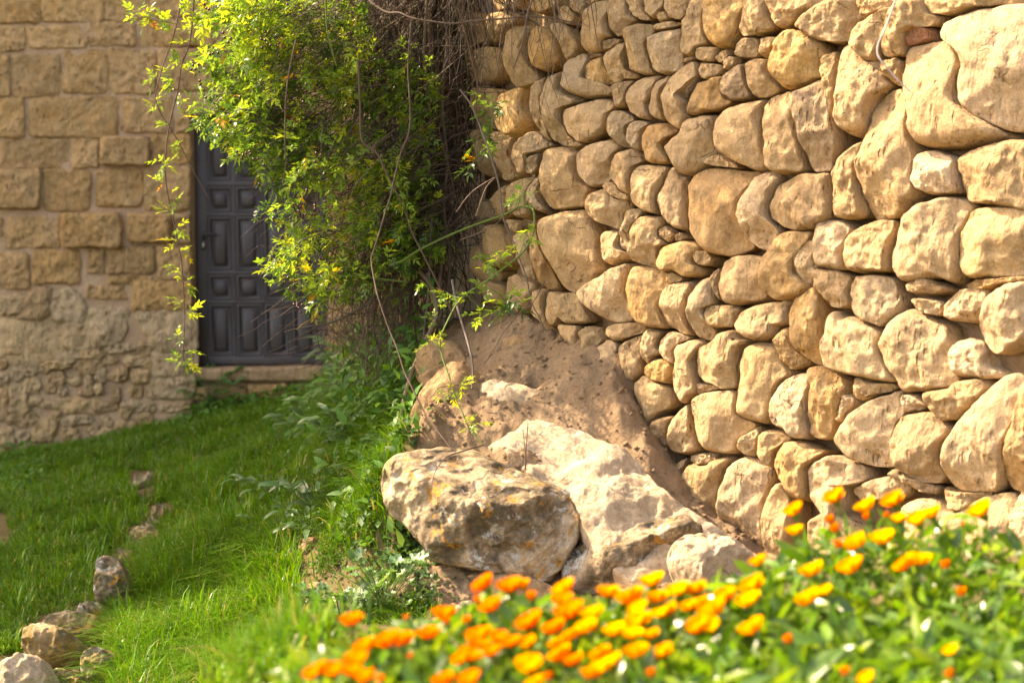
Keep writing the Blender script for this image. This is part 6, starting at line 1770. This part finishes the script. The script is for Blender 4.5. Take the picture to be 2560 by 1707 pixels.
stick("dry_stick", "taller thin dry stick standing upright in the dirt on the ledge", [(1313, 1178), (1315, 1130), (1317, 1095), (1320, 1057)], 9.98, 9.96, 0.003, TAN)
stick("dry_stick", "shorter leaning dry stick beside the taller one on the ledge", [(1312, 1178), (1313, 1130), (1307, 1074)], 9.97, 9.95, 0.0025, TAN)
stick("dry_stick", "forked dark twig lying on the pale rock ledge", [(1218, 1031), (1240, 1033), (1250, 1030), (1265, 1041)], 10.2, 10.15, 0.0022, GREY)
stick("dead_stalk", "brown dead stalk standing before the mallow", [(884, 1632), (874, 1600), (866, 1565), (850, 1520), (848, 1500)], 9.3, 9.4, 0.0045, (0.09, 0.06, 0.045))
stick("dry_stalk", "pale bent dry stalk hanging against the upper right wall stones", [(2245, -20), (2232, 20), (2212, 75), (2196, 110), (2194, 135), (2205, 155), (2240, 195), (2275, 230)], 8.3, 8.2, 0.004, (0.42, 0.36, 0.32))

# ------------------------------------------------------------------ marigolds
FL = []
for (ox, oy), L in (((700, 1307), [(700,950,1),(830,1200,1),(750,1330,1),(1060,1150,1.2),(1190,1150,1.1),(1460,1080,1),(1610,880,1),(1990,600,1.05),(2250,610,1.15),(1940,770,.45),(2070,810,1.05),(1830,970,.5),(1940,1090,1.1),(1930,1190,.9),(2140,1110,.8),(1870,1290,1),(2070,1250,.9),(2270,1160,.8),(360,1430,.9),(510,1440,1),(300,1480,.7),(700,1450,.9),(790,1480,.8),(1240,940,.35),(1280,1320,.4),(1760,1330,.8),(1850,1530,1.1),(1600,1540,1),(980,1560,.6),(1640,980,.5),(850,1500,.8)]),
                    ((1300, 1307), [(30,610,.7),(430,640,1.1),(420,750,.9),(115,740,.6),(870,670,1),(1080,720,1.3),(1290,560,1.1),(1350,730,1),(1550,650,1),(1720,640,1),(90,960,1.2),(480,860,1.3),(700,890,1),(330,1020,1.1),(650,1030,1.1),(510,1090,.9),(920,1050,1.1),(1080,1080,1.1),(1150,960,1),(1210,940,.9),(1280,1090,.8),(1160,840,.9),(1370,880,.7),(1450,850,.9),(1660,810,.8),(1780,760,.7),(1890,850,1.3),(2010,710,1),(2230,750,1.1),(1750,1000,1.1),(1870,1010,.9),(2280,600,1.1),(2270,1020,1.2),(80,1170,.8),(350,1180,.7),(390,1280,1.1),(520,1340,.9),(90,1390,1.2),(790,1280,1),(900,1340,.9),(810,1400,1.1),(700,1470,1),(1140,1260,1.1),(1390,1260,1),(1300,1490,.6),(280,1530,.6),(140,1570,.9),(2330,370,.8)]),
                    ((1960, 1050), [(490,750,.95),(800,840,1),(1070,780,1),(90,880,.9),(470,990,.55),(820,960,.5),(1020,940,.4),(1120,960,.7),(1300,970,1),(1440,910,.9),(1920,880,1.1),(960,1150,1.1),(700,1210,1.15),(540,1240,.6),(270,1470,1.1),(650,1430,1.2),(1320,1370,1.1),(1180,1410,1),(1590,1440,.6),(100,1080,.8),(520,1080,.6),(1760,1030,.25)]),
                    ((1960, 1307), [(235,745,1.1),(400,660,.7),(1740,700,.6),(1625,1250,.7),(60,1160,.6),(600,1480,.6),(800,1520,.8),(1640,1500,.6),(1420,1270,.0)])):
    for x, y, s in L:
        if s > 0:
            k_ = 3.92
            FL.append((ox + x / k_, oy + y / k_, s))


def petals_mesh(seed, closed, hue=0.0):
    r = np.random.default_rng(seed)
    Vs, Ts, Cs, n = [], [], [], 0
    for row, (cnt, ang, L, lift) in enumerate(((16, 0.66, 0.031, 0.0), (13, 0.46, 0.028, 0.001), (9, 0.26, 0.023, 0.002))):
        for i in range(cnt):
            a = 2 * math.pi * (i + 0.5 * row) / cnt + r.normal(0, 0.06)
            el = (ang + r.normal(0, 0.08)) * (0.35 if closed else 1.0)
            t = np.array([0, 0.35, 0.7, 0.92, 1.0])
            w = np.array([0.0035, 0.0085, 0.0100, 0.0075, 0.003]) * r.uniform(0.9, 1.1)
            rr = 0.004 + L * (t * math.sin(el) + 0.18 * math.sin(el) * np.sin(t * math.pi * 0.9))
            zz = lift + L * t * math.cos(el)
            for sgn in (1, -1):
                Vs.append(np.stack([rr * math.cos(a) - sgn * w * math.sin(a) / 2, rr * math.sin(a) + sgn * w * math.cos(a) / 2, zz], -1))
            c = np.stack([np.full(5, 0.86), 0.20 + hue + (0.20 + hue) * t + r.uniform(-0.03, 0.03), np.full(5, 0.005)], -1)
            Cs += [c, c]
            for j in range(4):
                Ts += [(n + j, n + j + 1, n + 6 + j), (n + j, n + 6 + j, n + 5 + j)]
            n += 10
    # the disc of tiny florets inside
    for i in range(10):
        a = 2 * math.pi * i / 10
        Vs.append(np.array([(0, 0, 0.011), (0.008 * math.cos(a), 0.008 * math.sin(a), 0.008), (0.008 * math.cos(a + 0.63), 0.008 * math.sin(a + 0.63), 0.008)]))
        Cs.append(np.tile((0.55, 0.16, 0.01), (3, 1)))
        Ts.append((n, n + 1, n + 2))
        n += 3
    return mesh_np("petals", np.vstack(Vs), [np.array(Ts)], smooth=False, mats=[M_PETAL], col=np.vstack(Cs))


def calyx_mesh():
    prof = [(0.0022, -0.010), (0.0055, -0.005), (0.0085, 0.001), (0.0088, 0.006), (0.0065, 0.011)]
    V = np.array([(r_ * math.cos(2 * math.pi * j / 10), r_ * math.sin(2 * math.pi * j / 10), z) for r_, z in prof for j in range(10)])
    Q = [(i * 10 + j, i * 10 + (j + 1) % 10, (i + 1) * 10 + (j + 1) % 10, (i + 1) * 10 + j) for i in range(len(prof) - 1) for j in range(10)]
    return mesh_np("calyx", V, [np.array(Q)], mats=[M_BED], col=np.tile((0.12, 0.25, 0.03), (len(V), 1)))


PM = [[petals_mesh(s + 7 * h_, False, hu) for s in range(3)] for h_, hu in enumerate((-0.06, 0.02, 0.09))]
PC = [petals_mesh(20 + s, True, -0.06) for s in range(2)]
CM = calyx_mesh()
ORD = ["first", "second", "third", "fourth", "fifth", "sixth", "seventh", "eighth", "ninth", "tenth", "eleventh", "twelfth", "thirteenth", "fourteenth", "fifteenth", "sixteenth", "seventeenth", "eighteenth", "nineteenth", "twentieth"]
ORD += ["twenty-" + o for o in ORD[:9]] + ["thirtieth"] + ["thirty-" + o for o in ORD[:9]]


def band(py):
    return min(4, max(0, int((py - 1300) // 82)))


BANDS = ["flower row nearest the wall", "second flower row below the wall", "middle flower row", "fourth flower row", "frontmost flower row"]
cnt = {}
bedleaves = []
for px, py, s in sorted(FL):
    b = band(py)
    cnt[b] = cnt.get(b, 0) + 1
    Y = 6.35 - (py - 1230) / 470 * 1.6
    if px < 1000:
        Y -= 0.1
    P = at(px, py, Y)
    tilt = SDIR * RNG.uniform(0.35, 1.0) + Vector((RNG.normal(0, 0.25), RNG.normal(0, 0.25), RNG.uniform(0.5, 1.1)))
    q = Vector((0, 0, 1)).rotation_difference(tilt.normalized())
    g = ground_z(np.array([P[0]]), np.array([P[1]]))[0]
    base = Vector((P[0] + RNG.normal(0, 0.02), P[1] + RNG.normal(0, 0.03), g))
    sc_ = 1.24 * Y / 5.6 * s
    bud = s < 0.62
    root = empty("marigold", base)
    look = "orange marigold bud" if bud else ("small orange marigold" if s < 0.85 else "golden-orange marigold")
    tag(root, f"{look}, {ORD[cnt[b] - 1]} from left in the {BANDS[b]}", "flower", "marigolds in the flower bed")
    head = Vector(P) - q @ Vector((0, 0, 0.014 * sc_))
    loc = head - base
    for nm, me, k_ in (("petals", random.choice(PC if bud else PM[0 if px < 1250 else random.choice((0, 1)) if px < 1450 else random.choice((1, 1, 2)) if px < 1900 else random.choice((1, 2, 2))]), (0.95 if bud and s < 0.62 else 1.0)), ("calyx", CM, 1.0)):
        o = bpy.data.objects.new(nm, me)
        COL.objects.link(o)
        o.parent = root
        o.location = loc
        o.rotation_mode = 'QUATERNION'
        o.rotation_quaternion = q
        ss = sc_ * k_ * (1.3 if bud else 1.0)
        o.scale = (ss, ss, ss)
    a = Acc()
    hp = np.array(loc) - np.array(q @ Vector((0, 0, 0.01)))
    tube(a, spline([np.zeros(3), hp * 0.55 + np.array([RNG.normal(0, 0.01), 0, 0.02]), hp], 4), 0.003, 0.0022, 4, (0.14, 0.24, 0.04))
    o = bpy.data.objects.new("stem", a.mesh("stem", M_BED))
    COL.objects.link(o)
    o.parent = root
    bedleaves.append((P, g))

bed = Acc()
TOPX, TOPY = [700, 800, 900, 1000, 1100, 1250, 1450, 1650, 1850, 1950, 2050, 2200, 2400, 2450, 2490, 2620], [1660, 1640, 1590, 1560, 1530, 1490, 1490, 1480, 1420, 1370, 1320, 1290, 1280, 1290, 1330, 1340]
n = 5800
px = RNG.uniform(705, 2620, n)
top = np.interp(px, TOPX, TOPY)
py = top + 10 + (1800 - top) * RNG.uniform(0, 1, n) ** 0.85
Y = 6.35 - (py - 1230) / 470 * 1.6 + RNG.uniform(0.12, 0.5, n)
P = at(px, py, Y)
PALB = np.array([(0.085, 0.205, 0.014), (0.13, 0.26, 0.018), (0.055, 0.145, 0.012), (0.18, 0.29, 0.022), (0.075, 0.165, 0.03)])
C = PALB[RNG.integers(0, 5, n)] * RNG.uniform(0.75, 1.25, (n, 1))
D = unit(n) * 0.8 + np.array([0, 0, 0.75])
P = P - D * 0.03
LBV, LBT = blade(1.0, 0.30, 0.25, 0.3, 0.95)
scatter(bed, LBV, LBT, P, frames(D, np.array([-0.3, 0.2, 0.7]) + unit(n) * 0.8), RNG.uniform(0.045, 0.095, n), C)
for P0, g in bedleaves:                       # leaves up the stalks
    m_ = 9
    h = RNG.uniform(0.0, 0.75, m_)
    Pn = np.array([P0[0], P0[1], g]) + np.stack([RNG.normal(0, 0.02, m_), RNG.normal(0, 0.02, m_), h * (P0[2] - g)], -1)
    D = unit(m_) + np.array([0, 0, 0.6])
    scatter(bed, LBV, LBT, Pn, frames(D, unit(m_) + np.array([0, 0, 0.8])), RNG.uniform(0.05, 0.09, m_), PALB[RNG.integers(0, 5, m_)])
tag(link("marigold_foliage", bed.mesh("marigold_foliage", M_BED, smooth=False)), "bright green leaf mass of the flower bed", kind="stuff")
